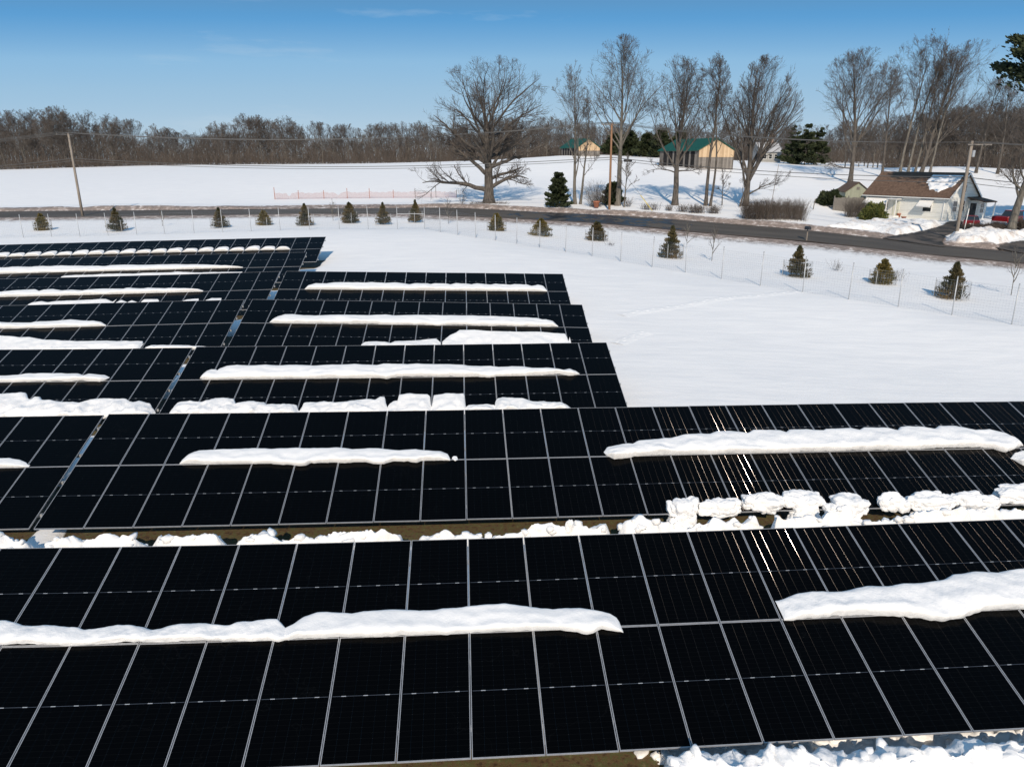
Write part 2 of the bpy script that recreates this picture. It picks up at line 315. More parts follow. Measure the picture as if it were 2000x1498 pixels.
dmf = ramp(m, dm, [(.36, (0, 0, 0)), (.8, (.5, .5, .5)), (1., (.86, .86, .86))])
gate = math_(m, 'GREATER_THAN', a1.outputs['Fac'], .02); dmf = math_(m, 'MULTIPLY', dmf, gate)
dcol = ramp(m, n3.outputs[0], [(.4, (.33, .225, .165)), (.58, (.10, .06, .038))])
scol = ramp(m, n2.outputs[0], [(.32, (.05, .032, .018)), (.48, (.12, .082, .042)), (.58, (.085, .09, .035)), (.72, (.19, .145, .08))])
sno = ramp(m, n1.outputs[0], [(.3, (.85, .855, .86)), (.7, (.91, .91, .905))])
col = mixc(m, dmf, sno, dcol)
sm = math_(m, 'ADD', a2.outputs['Fac'], math_(m, 'MULTIPLY', math_(m, 'SUBTRACT', n2.outputs[0], .5), .5)); sm = ramp(m, sm, [(.42, (0, 0, 0)), (.56, (1, 1, 1))])
L(m, mixc(m, sm, col, scol), P(m).inputs['Base Color'])
bh = math_(m, 'ADD', math_(m, 'MULTIPLY', n1.outputs[0], .6), math_(m, 'MULTIPLY', n2.outputs[0], .16)); bp = N(m, 'ShaderNodeBump', Strength=.5, Distance=.16); L(m, bh, bp.inputs['Height']); L(m, bp.outputs[0], P(m).inputs['Normal'])
grid_sheet('snow_field', Xg, Yg, Zg, m, {'dirt': dirt, 'soil': soil})
# ------------------------------------------------------------------ road
m = mat('asphalt', (.055, .052, .05), .8, 0, .4); tc = N(m, 'ShaderNodeTexCoord'); aw = N(m, 'ShaderNodeAttribute', attribute_name='wet'); ae = N(m, 'ShaderNodeAttribute', attribute_name='edge'); ac = N(m, 'ShaderNodeAttribute', attribute_name='along')
n1 = N(m, 'ShaderNodeTexNoise', Scale=26, Detail=4); n2 = N(m, 'ShaderNodeTexNoise', Scale=.5, Detail=6, Roughness=.65); L(m, tc.outputs['Object'], n1.inputs['Vector']); L(m, tc.outputs['Object'], n2.inputs['Vector'])
cb = N(m, 'ShaderNodeCombineXYZ'); L(m, math_(m, 'MULTIPLY', ac.outputs['Fac'], .06), cb.inputs[0]); L(m, math_(m, 'MULTIPLY', ae.outputs['Fac'], 1.6), cb.inputs[1])
n4 = N(m, 'ShaderNodeTexNoise', Scale=1.6, Detail=5, Roughness=.6); L(m, cb.outputs[0], n4.inputs['Vector'])
base = ramp(m, n1.outputs[0], [(.3, (.070, .062, .054)), (.7, (.115, .103, .089))])
base = mixc(m, ramp(m, n4.outputs[0], [(.4, (0, 0, 0)), (.62, (.6, .6, .6))]), base, (.045, .04, .036))
wet = math_(m, 'ADD', aw.outputs['Fac'], math_(m, 'MULTIPLY', math_(m, 'SUBTRACT', n2.outputs[0], .5), 2.6)); wetm = ramp(m, wet, [(.66, (0, 0, 0)), (.76, (1, 1, 1))])
ed = math_(m, 'ADD', math_(m, 'ABSOLUTE', ae.outputs['Fac']), math_(m, 'MULTIPLY', math_(m, 'SUBTRACT', n2.outputs[0], .5), .35)); edm = ramp(m, ed, [(.84, (0, 0, 0)), (.95, (1, 1, 1))])
L(m, mixc(m, edm, mixc(m, wetm, base, (.018, .018, .02)), (.075, .052, .036)), P(m).inputs['Base Color'])
L(m, ramp(m, wetm, [(0, (.85, .85, .85)), (1, (.38, .38, .38))]), P(m).inputs['Roughness'])
def ribbon(name, line, hw, m, dz=.02, n=13):
    T = np.gradient(line, axis=0); T /= np.linalg.norm(T, axis=1)[:, None]; Nn = np.stack([-T[:, 1], T[:, 0]], -1)
    u = np.linspace(-1, 1, n); X = line[:, 0][:, None]+Nn[:, 0][:, None]*u*hw; Y = line[:, 1][:, None]+Nn[:, 1][:, None]*u*hw
    al = np.concatenate([[0], np.cumsum(np.linalg.norm(np.diff(line, axis=0), axis=1))])[:, None]+0*u
    Z = G(X, Y)-.05+dz+.05*(1-(u**2)[None])
    px = proj(np.stack([X, Y, Z], -1))[..., 0]
    wetv = np.exp(-((px-1170)/230)**2)*.80+.0
    return grid_sheet(name, X, Y, Z, m, {'wet': wetv, 'edge': u[None]+0*al, 'along': al})
ribbon('road', RL, 3.7, m)
# ------------------------------------------------------------------ solar panels
PW, PL, PT = 1.140, 2.284, .035
def panel_meshes():
    m = mat('solar_glass', (.004, .0045, .006), .18, 0, .05); tc = N(m, 'ShaderNodeTexCoord'); sp = N(m, 'ShaderNodeSeparateXYZ'); L(m, tc.outputs['Object'], sp.inputs[0])
    def lines(src, per, wd, off=0.):
        f = math_(m, 'FRACT', math_(m, 'ADD', math_(m, 'DIVIDE', src, per), off)); d = math_(m, 'ABSOLUTE', math_(m, 'SUBTRACT', f, .5)); return math_(m, 'GREATER_THAN', d, .5-wd/per/2)
    lx = lines(sp.outputs[0], .184, .004, 0.); ly = lines(sp.outputs[1], .0925, .0035, 0.)
    c = mixc(m, math_(m, 'MULTIPLY', ly, .8), (.0008, .0008, .0009), (.0065, .0068, .007)); c = mixc(m, math_(m, 'MULTIPLY', math_(m, 'MULTIPLY', ly, lx), .9), c, (.12, .13, .14))
    nn = N(m, 'ShaderNodeTexNoise', Scale=.5, Detail=5, Roughness=.5); gp = N(m, 'ShaderNodeNewGeometry'); L(m, gp.outputs['Position'], nn.inputs['Vector'])
    dd = math_(m, 'ABSOLUTE', math_(m, 'SUBTRACT', nn.outputs[0], .5)); dl = math_(m, 'MULTIPLY', math_(m, 'LESS_THAN', dd, .002), .04)
    c = mixc(m, dl, c, (.03, .032, .035)); L(m, c, P(m).inputs['Base Color'])
    b = MB(); x, y = PW/2-.010, PL/2-.010
    b.add([(-x, -y, PT-.004), (x, -y, PT-.004), (x, y, PT-.004), (-x, y, PT-.004)], [(0, 1, 2, 3)])
    b.add([(-x, -y, .006), (x, -y, .006), (x, y, .006), (-x, y, .006)], [(3, 2, 1, 0)])
    glass = b.build('solar_panel', m)
    b = MB(); X, Y, t = PW/2, PL/2, .013
    b.box(-X, -X+t, -Y, Y, 0, PT); b.box(X-t, X, -Y, Y, 0, PT); b.box(-X+t, X-t, -Y, -Y+t, .0, PT); b.box(-X+t, X-t, Y-t, Y, .0, PT)
    fr = b.build('frame', M['frame'])
    # soldered cell ribbons: faceted wires whose facets lean down-slope and throw the sun back
    m = mat('cell_ribbon', (.036, .033, .033), .105, 1., .5); g = N(m, 'ShaderNodeVectorTransform', vector_type='NORMAL', convert_from='OBJECT', convert_to='WORLD')
    tc = N(m, 'ShaderNodeTexCoord'); oi = N(m, 'ShaderNodeObjectInfo'); ad = N(m, 'ShaderNodeVectorMath', operation='ADD'); L(m, tc.outputs['Object'], ad.inputs[0]); cx = N(m, 'ShaderNodeCombineXYZ'); L(m, math_(m, 'MULTIPLY', oi.outputs['Random'], 90.), cx.inputs[1]); L(m, cx.outputs[0], ad.inputs[1])
    mp = N(m, 'ShaderNodeMapping'); mp.inputs['Scale'].default_value = (7, .22, 1); L(m, ad.outputs[0], mp.inputs[0])
    n = N(m, 'ShaderNodeTexNoise', Scale=1, Detail=2); L(m, mp.outputs[0], n.inputs['Vector'])
    s1 = N(m, 'ShaderNodeVectorMath', operation='SUBTRACT'); L(m, n.outputs['Color'], s1.inputs[0]); s1.inputs[1].default_value = (.5, .5, .5)
    s2 = N(m, 'ShaderNodeVectorMath', operation='MULTIPLY'); L(m, s1.outputs[0], s2.inputs[0]); s2.inputs[1].default_value = (.08, .34, .03)
    s3 = N(m, 'ShaderNodeVectorMath', operation='ADD'); L(m, s2.outputs[0], s3.inputs[0]); s3.inputs[1].default_value = (-.225, -.67, .715)
    L(m, s3.outputs[0], g.inputs[0]); nz = N(m, 'ShaderNodeVectorMath', operation='NORMALIZE'); L(m, g.outputs[0], nz.inputs[0]); L(m, nz.outputs[0], P(m).inputs['Normal'])
    b = MB()
    for k in range(1, 6):
        xx = -.552+k*.184
        for y0, y1 in ((-y+.045, -.012), (.012, y-.045)): b.box(xx-.0013, xx+.0013, y0, y1, PT-.004, PT-.0024)
    rb = b.build('ribbon', m)
    m = noisy('junction_strip', (.10, .11, .13), (.16, .17, .19), 6, .3, 0, metal=.6); b = MB(); b.box(-x+.02, x-.02, -.0035, .0035, PT-.004, PT-.0032)
    for k in (-.36, 0, .36): b.box(k-.038, k+.038, -.006, .006, PT-.004, PT-.0027)
    js = b.build('cell_strip', m)
    m2 = mat('cell_strip_tab', (.62, .62, .62), .4, .5); js.data.materials.append(m2)
    for i, p in enumerate(js.data.polygons): p.material_index = 1 if i >= 6 else 0
    for o in (fr, rb, js): o.parent = glass
    return glass, (fr, rb, js)
PG, PSUB = panel_meshes()
first_panel = [True]
rng = random.Random(7)
TLAB = {0: 'nearest long row of black solar panels in the foreground, two slabs of snow on it', 1: 'second row of solar panels from the front, reaching out of the frame on the right', 2: 'short run of solar panels at the left edge beside the second row',
        3: 'third row from the front, right block of panels, torn snow along its foot', 4: 'fourth row right block of solar panels, snow heaped at its lower right', 5: 'farthest right hand block of solar panels, its back edge against open snow',
        6: 'third row from the front, left block of solar panels beyond the narrow gap', 7: 'fourth row from the front, left block of solar panels beyond the gap', 8: 'fifth row from the front, left block of solar panels beyond the gap',
        9: 'second farthest row of solar panels on the left', 10: 'farthest row of solar panels on the left with a pillow of snow on each column'}
for t, (a, b) in COLS.items():
    base = tsurf(t, (a+b)/2*MP, ML); root = empty('solar_panel_row', (base[0], base[1], g1(base[0], base[1])))
    tag(root, TLAB[t], 'solar panels', 'rows of tilted solar panels')
    ix = root.location.copy(); th = TILT+TB[t][7]
    for i in range(a, b):
        for j in range(2):
            s, d = (i+.5)*MP, (j+.5)*ML
            c = Vector(tsurf(t, s, d)); ux = (Vector(tsurf(t, s+.5, d))-Vector(tsurf(t, s-.5, d))).normalized(); vy = (Vector(tsurf(t, s, d-.5))-Vector(tsurf(t, s, d+.5))).normalized(); n = ux.cross(vy).normalized(); vy = n.cross(ux)
            Mx = Matrix((ux, vy, n)).transposed().to_4x4(); Mx.translation = c-n*PT-ix
            Mx = Mx@Matrix.Rotation(R(rng.gauss(0, .22)), 4, 'Y')@Matrix.Rotation(R(rng.gauss(0, .1)), 4, 'X')
            if first_panel[0]: pg = PG; kids = PSUB; first_panel[0] = False
            else:
                pg = PG.copy(); C.objects.link(pg); kids = []
                for k in PSUB:
                    q = k.copy(); C.objects.link(q); q.parent = pg; kids.append(q)
            pg.parent = root; pg.matrix_local = Mx
    # carrying structure
    n3 = lambda p: tuple(Vector(p)-ix)
    for d in (.55, 1.75, 2.85, 4.05):
        b_ = MB(); ss = np.linspace(a*MP-.05, b*MP+.05, max(4, (b-a)//2+1)); pts = [n3(tsurf(t, s, d, -PT-.06)) for s in ss]
        for p, q in zip(pts[:-1], pts[1:]): b_.bar(p, q, .06, .09)
        b_.build('rail', M['steel'], root)
    k = a+1
    while k <= b-1+.01:
        s = k*MP; b_ = MB(); b_.bar(n3(tsurf(t, s, .3, -.17)), n3(tsurf(t, s, 4.3, -.17)), .07, .12)
        b_.build('rafter', M['steel'], root)
        for d in (1.1, 3.5):
            p = tsurf(t, s, d, -.2); g = g1(p[0], p[1])-.4; b_ = MB(); b_.box(-.05, .05, -.012, .012, 0, p[2]-g); b_.box(-.05, -.04, -.05, .05, 0, p[2]-g); b_.box(.04, .05, -.05, .05, 0, p[2]-g)
            o = b_.build('leg', M['steel'], root); o.location = (p[0]-ix.x, p[1]-ix.y, g-ix.z)
        k += 3
# ------------------------------------------------------------------ snow on the panels
def slab(t, top, bot, T, label, group='slabs of snow lying on the solar panels', seed=0, lump=.0, name='snow_slab', step=.035):
    T *= .88; st, dt = on_table(t, top); o_ = np.argsort(st); st, dt = st[o_], dt[o_]
    if bot == 'seam': sb, db = np.array([st[0], st[-1]]), np.array([ML+.02]*2)
    elif bot == 'edge': sb, db = np.array([st[0], st[-1]]), np.array([2*ML+.03]*2)
    else:
        sb, db = on_table(t, bot); o_ = np.argsort(sb); sb, db = sb[o_], db[o_]
    s0, s1 = min(st[0], sb[0]), max(st[-1], sb[-1]); n = max(8, int((s1-s0)/step)); s = np.linspace(s0, s1, n)
    d0 = np.interp(s, st, dt); d1 = np.interp(s, sb, db); 
    d0 = d0+.035*fbm(s, s*0+t, .45, seed+11); d1 = d1+.055*fbm(s, s*0+t+5, .5, seed+23)+.03*vnoise(s, s*0+t, .09, seed+31)
    mid = (d0+d1)/2; wd = np.maximum(d1-d0, .02); d0 = mid-wd/2; d1 = mid+wd/2
    endt = np.clip(np.minimum(s-s0, s1-s)/.28, 0, 1)**.6; Tt = T*np.minimum(1, (wd/.45)**.6)*(.15+.85*endt)
    tt = np.array([0, .03, .07, .13, .2, .3, .4, .5, .6, .7, .8, .88, .94, .98, 1., 1.0, 1.0, .985]); hh = np.array([0, .2, .31, .4, .48, .57, .66, .75, .82, .89, .95, .99, 1., .95, .82, .5, .2, 0.])
    D = d0[:, None]+wd[:, None]*tt; H = Tt[:, None]*hh; S = s[:, None]+0*tt
    rel = fbm(S, D, .9, seed+2)*.4+np.sin(D*15+5*fbm(S, D, 1.6, seed+3)*2)*.06
    H = H*(1+rel*1.0+lump*fbm(S, D, .35, seed+6)*1.8); D = D+.5*lump*fbm(S, D, .3, seed+9)*.2*(hh > 0)[None]
    V = tsurf(t, S, D, np.maximum(H, 0)+.002)
    nc = len(tt); i = np.arange(n-1)[:, None]*nc+np.arange(nc-1)[None]; Fc = np.stack([i, i+1, i+nc+1, i+nc], -1).reshape(-1, 4)
    ctr = V.reshape(-1, 3).mean(0); o = mesh(name, V.reshape(-1, 3)-ctr, Fc[:, ::-1].copy(), M['snow_lump'] if lump else M['snow'], smooth=True); o.location = ctr
    return tag(o, label, 'snow', group)
S_ = [
 (0, [(-120, 1214), (0, 1212), (15, 1212), (32, 1215.5), (45, 1221), (75, 1222.5), (105, 1222.5), (140, 1225), (155, 1224.5), (167, 1229), (195, 1227), (230, 1221), (255, 1221), (280, 1226), (300, 1230.5), (317, 1227.5), (332, 1222), (360, 1218), (390, 1218), (410, 1220), (435, 1221), (450, 1221), (465, 1215), (500, 1212.5), (525, 1211), (542, 1211), (550, 1217.5), (557, 1226), (575, 1236)],
  [(-120, 1264), (0, 1261), (50, 1260), (97, 1260.5), (120, 1263), (140, 1261), (200, 1257), (272, 1253), (400, 1252), (500, 1251), (527, 1251), (545, 1255.5), (565, 1250), (578, 1240)], .16, 'long wavy snow slab across the nearest panel row, at the left edge of the picture', .25),
 (0, [(546, 1240), (557, 1226), (575, 1217.5), (595, 1204), (620, 1196), (640, 1196), (670, 1198), (687, 1199.5), (712, 1195), (750, 1191), (780, 1190.5), (800, 1191), (820, 1194), (845, 1192), (865, 1188), (900, 1186), (950, 1180), (985, 1178), (1005, 1180), (1040, 1186), (1080, 1190), (1130, 1188), (1165, 1192), (1190, 1197), (1205, 1206), (1214, 1222), (1217, 1233)],
  [(546, 1241), (560, 1253), (575, 1248.5), (660, 1246), (787, 1241), (915, 1236), (1042, 1230.5), (1112, 1230.5), (1130, 1235), (1147, 1240.5), (1162, 1239), (1175, 1232), (1195, 1232.5), (1217, 1234.5)], .18, 'smooth snow slab in the middle of the nearest panel row', 0),
 (0, [(1520, 1173), (1560, 1158), (1584, 1155), (1640, 1155), (1692, 1145), (1732, 1146), (1780, 1140), (1840, 1132), (1860, 1122), (1900, 1117), (1944, 1119), (1972, 1113), (2000, 1111), (2100, 1100)],
  [(1532, 1214), (1640, 1204), (1692, 1202), (1760, 1203), (1792, 1208), (1840, 1215), (1880, 1210), (1916, 1194), (1952, 1188), (2000, 1190), (2100, 1178)], .22, 'thick layered snow slab on the nearest panel row at the right edge of the picture', .12),
 (1, [(351, 905), (357, 897.5), (370, 887.5), (390, 881), (425, 879), (462, 877.5), (500, 876), (532, 877), (582, 875.5), (640, 875), (660, 875), (690, 877.5), (725, 876), (750, 877), (780, 880.5), (812, 878), (832, 881), (862, 883), (875, 887.5), (879, 896)],
  [(351, 906), (370, 906), (400, 907), (500, 906), (557, 907.5), (582, 909.5), (597, 909), (607, 905), (650, 904), (675, 906), (695, 904.5), (715, 904.5), (730, 907), (750, 907), (770, 902), (790, 902), (812, 904.5), (832, 900), (879, 899.5)], .17, 'snow slab with a rounded left end on the left part of the second panel row', 0),
 (1, [(883, 894), (886, 891), (892, 891), (894, 896)], [(883, 897), (889, 902), (894, 899)], .08, 'tiny lump of snow beside the right tip of the slab on the second panel row', .3),
 (1, [(1179.5, 882), (1185, 874), (1207, 870.5), (1225, 867.5), (1235, 868), (1247, 861), (1270, 859), (1297, 856), (1310, 857), (1332, 851), (1370, 847), (1385, 848), (1400, 842.5), (1425, 842), (1460, 846), (1470, 840), (1500, 840), (1522, 841), (1534, 845.5), (1540, 840), (1575, 839), (1607, 842), (1612, 839), (1660, 837), (1677, 841), (1685, 836), (1730, 836), (1751, 841), (1757, 834), (1800, 834), (1824, 839), (1832, 833), (1865, 833), (1902, 841), (1930, 839), (1962, 847.5), (1985, 860), (1995, 868)],
  [(1179.5, 884), (1185, 890), (1200, 897), (1220, 895), (1240, 891), (1312, 889), (1500, 885), (1575, 882.5), (1700, 880), (1800, 877), (1912, 874), (1935, 876), (1950, 881), (1965, 884), (1980, 877.5), (1995, 871)], .24, 'longest snow slab with a scalloped back edge on the right part of the second panel row', .1),
 (1, [(1974, 895), (1982, 885), (2000, 881), (2060, 878)], [(1974, 896), (1988, 904), (2000, 910), (2060, 918)], .2, 'broken snow slab on the second panel row cut by the right edge of the picture', .3),
 (2, [(-60, 895), (0, 896), (20, 895), (40, 898), (52, 903), (57, 908)], [(-60, 915), (0, 913), (57, 911)], .15, 'short snow slab on the panels at the left edge beside the second row', 0),
 (3, [(390.5, 739.5), (394.5, 733), (405, 725.5), (414, 723), (422.5, 723.4), (426.4, 725), (431, 720), (445, 715.4), (464.5, 713.6), (489, 715), (518.8, 713.6), (553.8, 714.7), (580, 713.3), (611.5, 715), (650, 713.3), (678.8, 713.9), (694.5, 712), (722.5, 713.4), (736.5, 714.4), (748.8, 711.6), (783.8, 711.6), (796, 713), (815.3, 711.3), (845, 712), (880, 712.7), (904.5, 713.9), (913.3, 716), (957.8, 715.6), (973.5, 717.7), (998, 716.5), (1022.5, 717), (1038.3, 720.4), (1066.3, 719.7), (1090.8, 721.8), (1099.5, 723.9), (1111.8, 721.8), (1124, 725.3), (1131.9, 730)],
  [(390.5, 740), (398, 742), (413.8, 742), (650, 738.6), (740, 738.4), (754, 741), (768, 738.4), (783.8, 736.6), (862.5, 735.8), (923.8, 736), (938.5, 737.5), (957.8, 737.5), (970, 734.9), (1036.5, 733.7), (1092.5, 731), (1110, 734.5), (1120.5, 734), (1131.9, 730.5)], .22, 'long snow slab across the middle of the third row right block of panels', 0),
 (6, [(-80, 736), (0, 734.5), (35, 733.6), (50.8, 731), (87.5, 730), (129.5, 730), (154, 731), (164.5, 734.5), (175, 732), (192.5, 733), (206.5, 733.6), (212.6, 736.8)], [(-80, 747), (0, 746.4), (87.5, 745.5), (157.5, 743.4), (168, 744.6), (196, 745.5), (208, 742), (212.6, 739.4)], .17, 'snow slab across the middle of the third row left block of panels', 0),
 (4, [(527.2, 628.7), (533, 623.8), (543.5, 618.5), (557.5, 614.7), (575, 614.7), (592.5, 616.8), (626, 616.8), (675, 615.9), (729.5, 616.8), (752, 615.5), (775, 616.8), (806.5, 615.9), (862.5, 616.4), (915, 617), (970, 618), (1005, 620), (1048.8, 622), (1059, 625), (1066, 624.6), (1080, 629), (1090, 636.9)],
  [(527, 629.5), (557.5, 632.5), (580, 632.5), (589, 631.6), (617.5, 631.6), (705, 632.9), (757.5, 634), (827.5, 634.6), (859, 636.9), (873, 635), (910.5, 635), (1000, 637), (1090, 638)], .2, 'long smooth snow slab across the middle of the fourth row right block', 0),
 (7, [(-70, 632), (0, 629.9), (14, 631.6), (63, 631), (70, 629), (115.5, 627.6), (140, 625), (164.5, 627), (183.8, 627.6), (197.8, 629.9), (207.4, 635)], [(-70, 643), (0, 641.3), (87.5, 640.4), (175, 638), (207.4, 635.8)], .18, 'snow slab tapering to the right on the middle of the fourth row left block', 0),
 (5, [(595.5, 564.3), (603, 558), (617, 554.6), (638, 555), (653.8, 552.4), (684, 552.9), (698, 552.5), (712, 552.9), (726, 552), (754, 553.8), (771.5, 552.5), (801, 555.9), (810, 554), (834.5, 554.6), (841.5, 556.4), (850, 554.3), (873, 555), (880, 556.4), (890.5, 554), (910.5, 555), (921, 556.4), (931.5, 554.3), (957.8, 556.9), (968, 555), (996, 557.6), (1005, 556), (1029.5, 557.6), (1038, 559.9), (1050.5, 557.3), (1061, 559.9), (1068, 566.9)], 'seam', .22, 'long snow slab with a scalloped back edge on the farthest right hand block', 0),
 (8, [(-60, 572), (0, 571.3), (26, 568.3), (70, 566), (77.9, 569.5), (87.5, 566.4), (105, 565.7), (122.5, 568.6), (140, 567), (162.8, 568.6), (175, 566.9), (208, 564.6), (243, 565.7), (250, 563.4), (280, 564.6), (290.5, 563.4), (323.8, 564.6), (330, 563.4), (361.5, 564.6), (387.8, 566), (397.4, 568)], 'seam', .2, 'snow slab across the middle of the fifth row left block', 0),
 (9, [(-60, 524), (0, 523.7), (35, 522), (63, 522), (68, 521), (101.5, 520.5), (122.5, 519.6), (157.5, 520), (206.5, 520.9), (218.8, 519), (248.5, 517.9), (280, 518.4), (350, 517), (407, 517.9), (443.8, 520), (475, 522)], 'seam', .2, 'snow slab across the middle of the second farthest row', 0)]
for k, (t, top, bot, T, lab, lump) in enumerate(S_): slab(t, top, bot, T, lab, seed=k*3, lump=lump)
E_ = [
 (3, [(332.4, 807.8), (338.5, 797.3), (347, 786.8), (370, 784), (389, 785), (398, 785.9), (422.5, 777.5), (440, 778.5), (457.5, 778.9), (461, 788.5), (483.8, 785), (517, 786.8), (520.5, 792), (545, 789.4), (580, 792), (590, 794), (584, 806)], 'torn snow along the foot of the third row right block, at its left end', .5),
 (3, [(588, 800), (594, 786.8), (632.5, 785), (656, 787.4), (684, 783.9), (712, 780.9), (733, 780.4), (743.5, 775), (752, 776), (754, 788.3), (758, 800)], 'low snow ledge at the foot of the third row, left of two square snow blocks', .35),
 (3, [(757, 795), (761, 789), (768, 784.8), (777.6, 783.9), (779.4, 771.6), (796, 769.4), (834.5, 769.9), (840, 774), (841.5, 790), (843, 798)], 'left one of two square snow blocks at the foot of the third row right block', .3),
 (3, [(842, 798), (845, 786.5), (846.8, 772.5), (871, 769), (907, 768.7), (909, 786.5), (910, 798)], 'right one of two square snow blocks at the foot of the third row right block', .3),
 (3, [(909, 796), (915, 792.6), (948, 791.8), (966, 791.4), (968, 797)], 'thin snow strip between a square snow block and the rightmost drift of that row', .2),
 (3, [(966, 798), (967.4, 783.9), (971.8, 778.6), (982, 776.4), (1012, 778.3), (1022.5, 779), (1040, 784.4), (1066, 785), (1094, 786.5), (1108, 791.4), (1114.4, 796)], 'rightmost snow drift tapering along the foot of the third row right block', .35),
 (6, [(-80, 772), (0, 770), (24.5, 768.3), (42, 766.5), (52.5, 769), (56, 778.8), (63, 780.5), (70, 774.4), (79.6, 775.3), (82, 781.4), (98, 783), (119, 785.4), (143.5, 784.9), (157.5, 787), (168, 785.8), (189, 779.6), (210, 778.4), (246.8, 779.3), (252, 783.6), (262.5, 785.8), (273, 784), (294, 788.4), (297.5, 796), (304.5, 806)], 'deep crumpled snow along the foot of the third row left block', .5),
 (4, [(706, 672.8), (712, 669), (736.5, 667.9), (752, 668.4), (762.8, 671.4), (771.5, 667.5), (810, 665.4), (852, 662), (860.8, 669)], 'thin wedge of snow along the foot of the fourth row right block', .2),
 (4, [(864, 667.5), (873, 659.6), (880, 654.4), (890.5, 650), (897.5, 644.4), (932.5, 644.4), (959.5, 647), (1022.5, 648), (1054, 648), (1075, 650), (1104.8, 652.6), (1112.6, 658.4), (1110, 668.4)], 'deep creased snow drift at the lower right of the fourth row right block', .3),
 (7, [(-70, 656), (0, 655.9), (17.5, 656.3), (38.5, 658.9), (57.8, 658.4), (75.3, 661.5), (87.5, 664), (112, 665), (148.8, 667.3), (210, 666.4), (280, 667.6), (282, 670), (276.5, 677)], 'deep snow drift along the foot of the fourth row left block', .25),
 (7, [(285, 678), (297.5, 674.6), (350, 675.2), (405, 677.4)], 'thin strip of snow at the foot of the fourth row left block, beside the gap', .2),
 (8, [(56, 594), (64.8, 590.5), (84, 588.8), (94.5, 590.9), (108.5, 588.8), (150.5, 586.7), (206.5, 583.9), (229, 583.5), (220.5, 589.6)], 'snow drift along the foot of the fifth row left block', .25),
 (8, [(228, 590), (238, 586), (248, 590)], 'small snow lump right of the drift at the foot of the fifth row', .2),
 (8, [(250, 590), (258, 587), (267, 590)], 'second small snow lump right of the drift at the foot of the fifth row', .2),
 (8, [(276.5, 589), (282, 585), (308, 584.4), (311, 588)], 'flat snow pad right of the small lumps at the foot of the fifth row', .2),
 (8, [(358, 587), (366, 585.5), (387.8, 583.5), (388, 587)], 'left of two snow pads at the foot of the fifth row, nearest the gap', .2),
 (8, [(402.6, 586), (414, 582.6), (433, 582.6), (432, 586)], 'right of two snow pads at the foot of the fifth row, nearest the gap', .2),
 (9, [(121, 540), (140, 538), (175, 537), (227.5, 535), (262.5, 535), (283.5, 533.3), (332.5, 532.4), (347.5, 531.4), (382.5, 532.8), (414, 531.9), (435, 531.9), (473.5, 531.4)], 'thin line of snow along the foot of the second farthest row', .2)]
for k, (t, top, lab, lump) in enumerate(E_): slab(t, top, 'edge', .24 if t in (3, 6) else .2, lab, 'snow slid down to the foot of the panel rows', seed=100+k*3, lump=lump, name='snow_drift')
t = 10
for i in range(-25, -2):
    a0 = i*MP+.02; hh = .72+.12*math.sin(i*2.3); s_ = np.array([0, .08, .3, .6, .95, 1.08, 1.12])+a0; d_ = ML-np.array([.02, .3, .8, .95, .9, .6, .03])*hh
    if i == -3: d_ = ML-(ML-d_)*np.array([1, 1, .9, .8, .55, .3, .2])
    V = [tuple(q) for q in proj(tsurf(t, s_, d_))]
    slab(t, V, 'seam', .22, 'small pillow of snow on one column of the farthest row' if i != -3 else 'rightmost pointed pillow of snow on the farthest row', 'pillows of snow on the farthest panel row', seed=200+i, name='snow_pillow', step=.06)
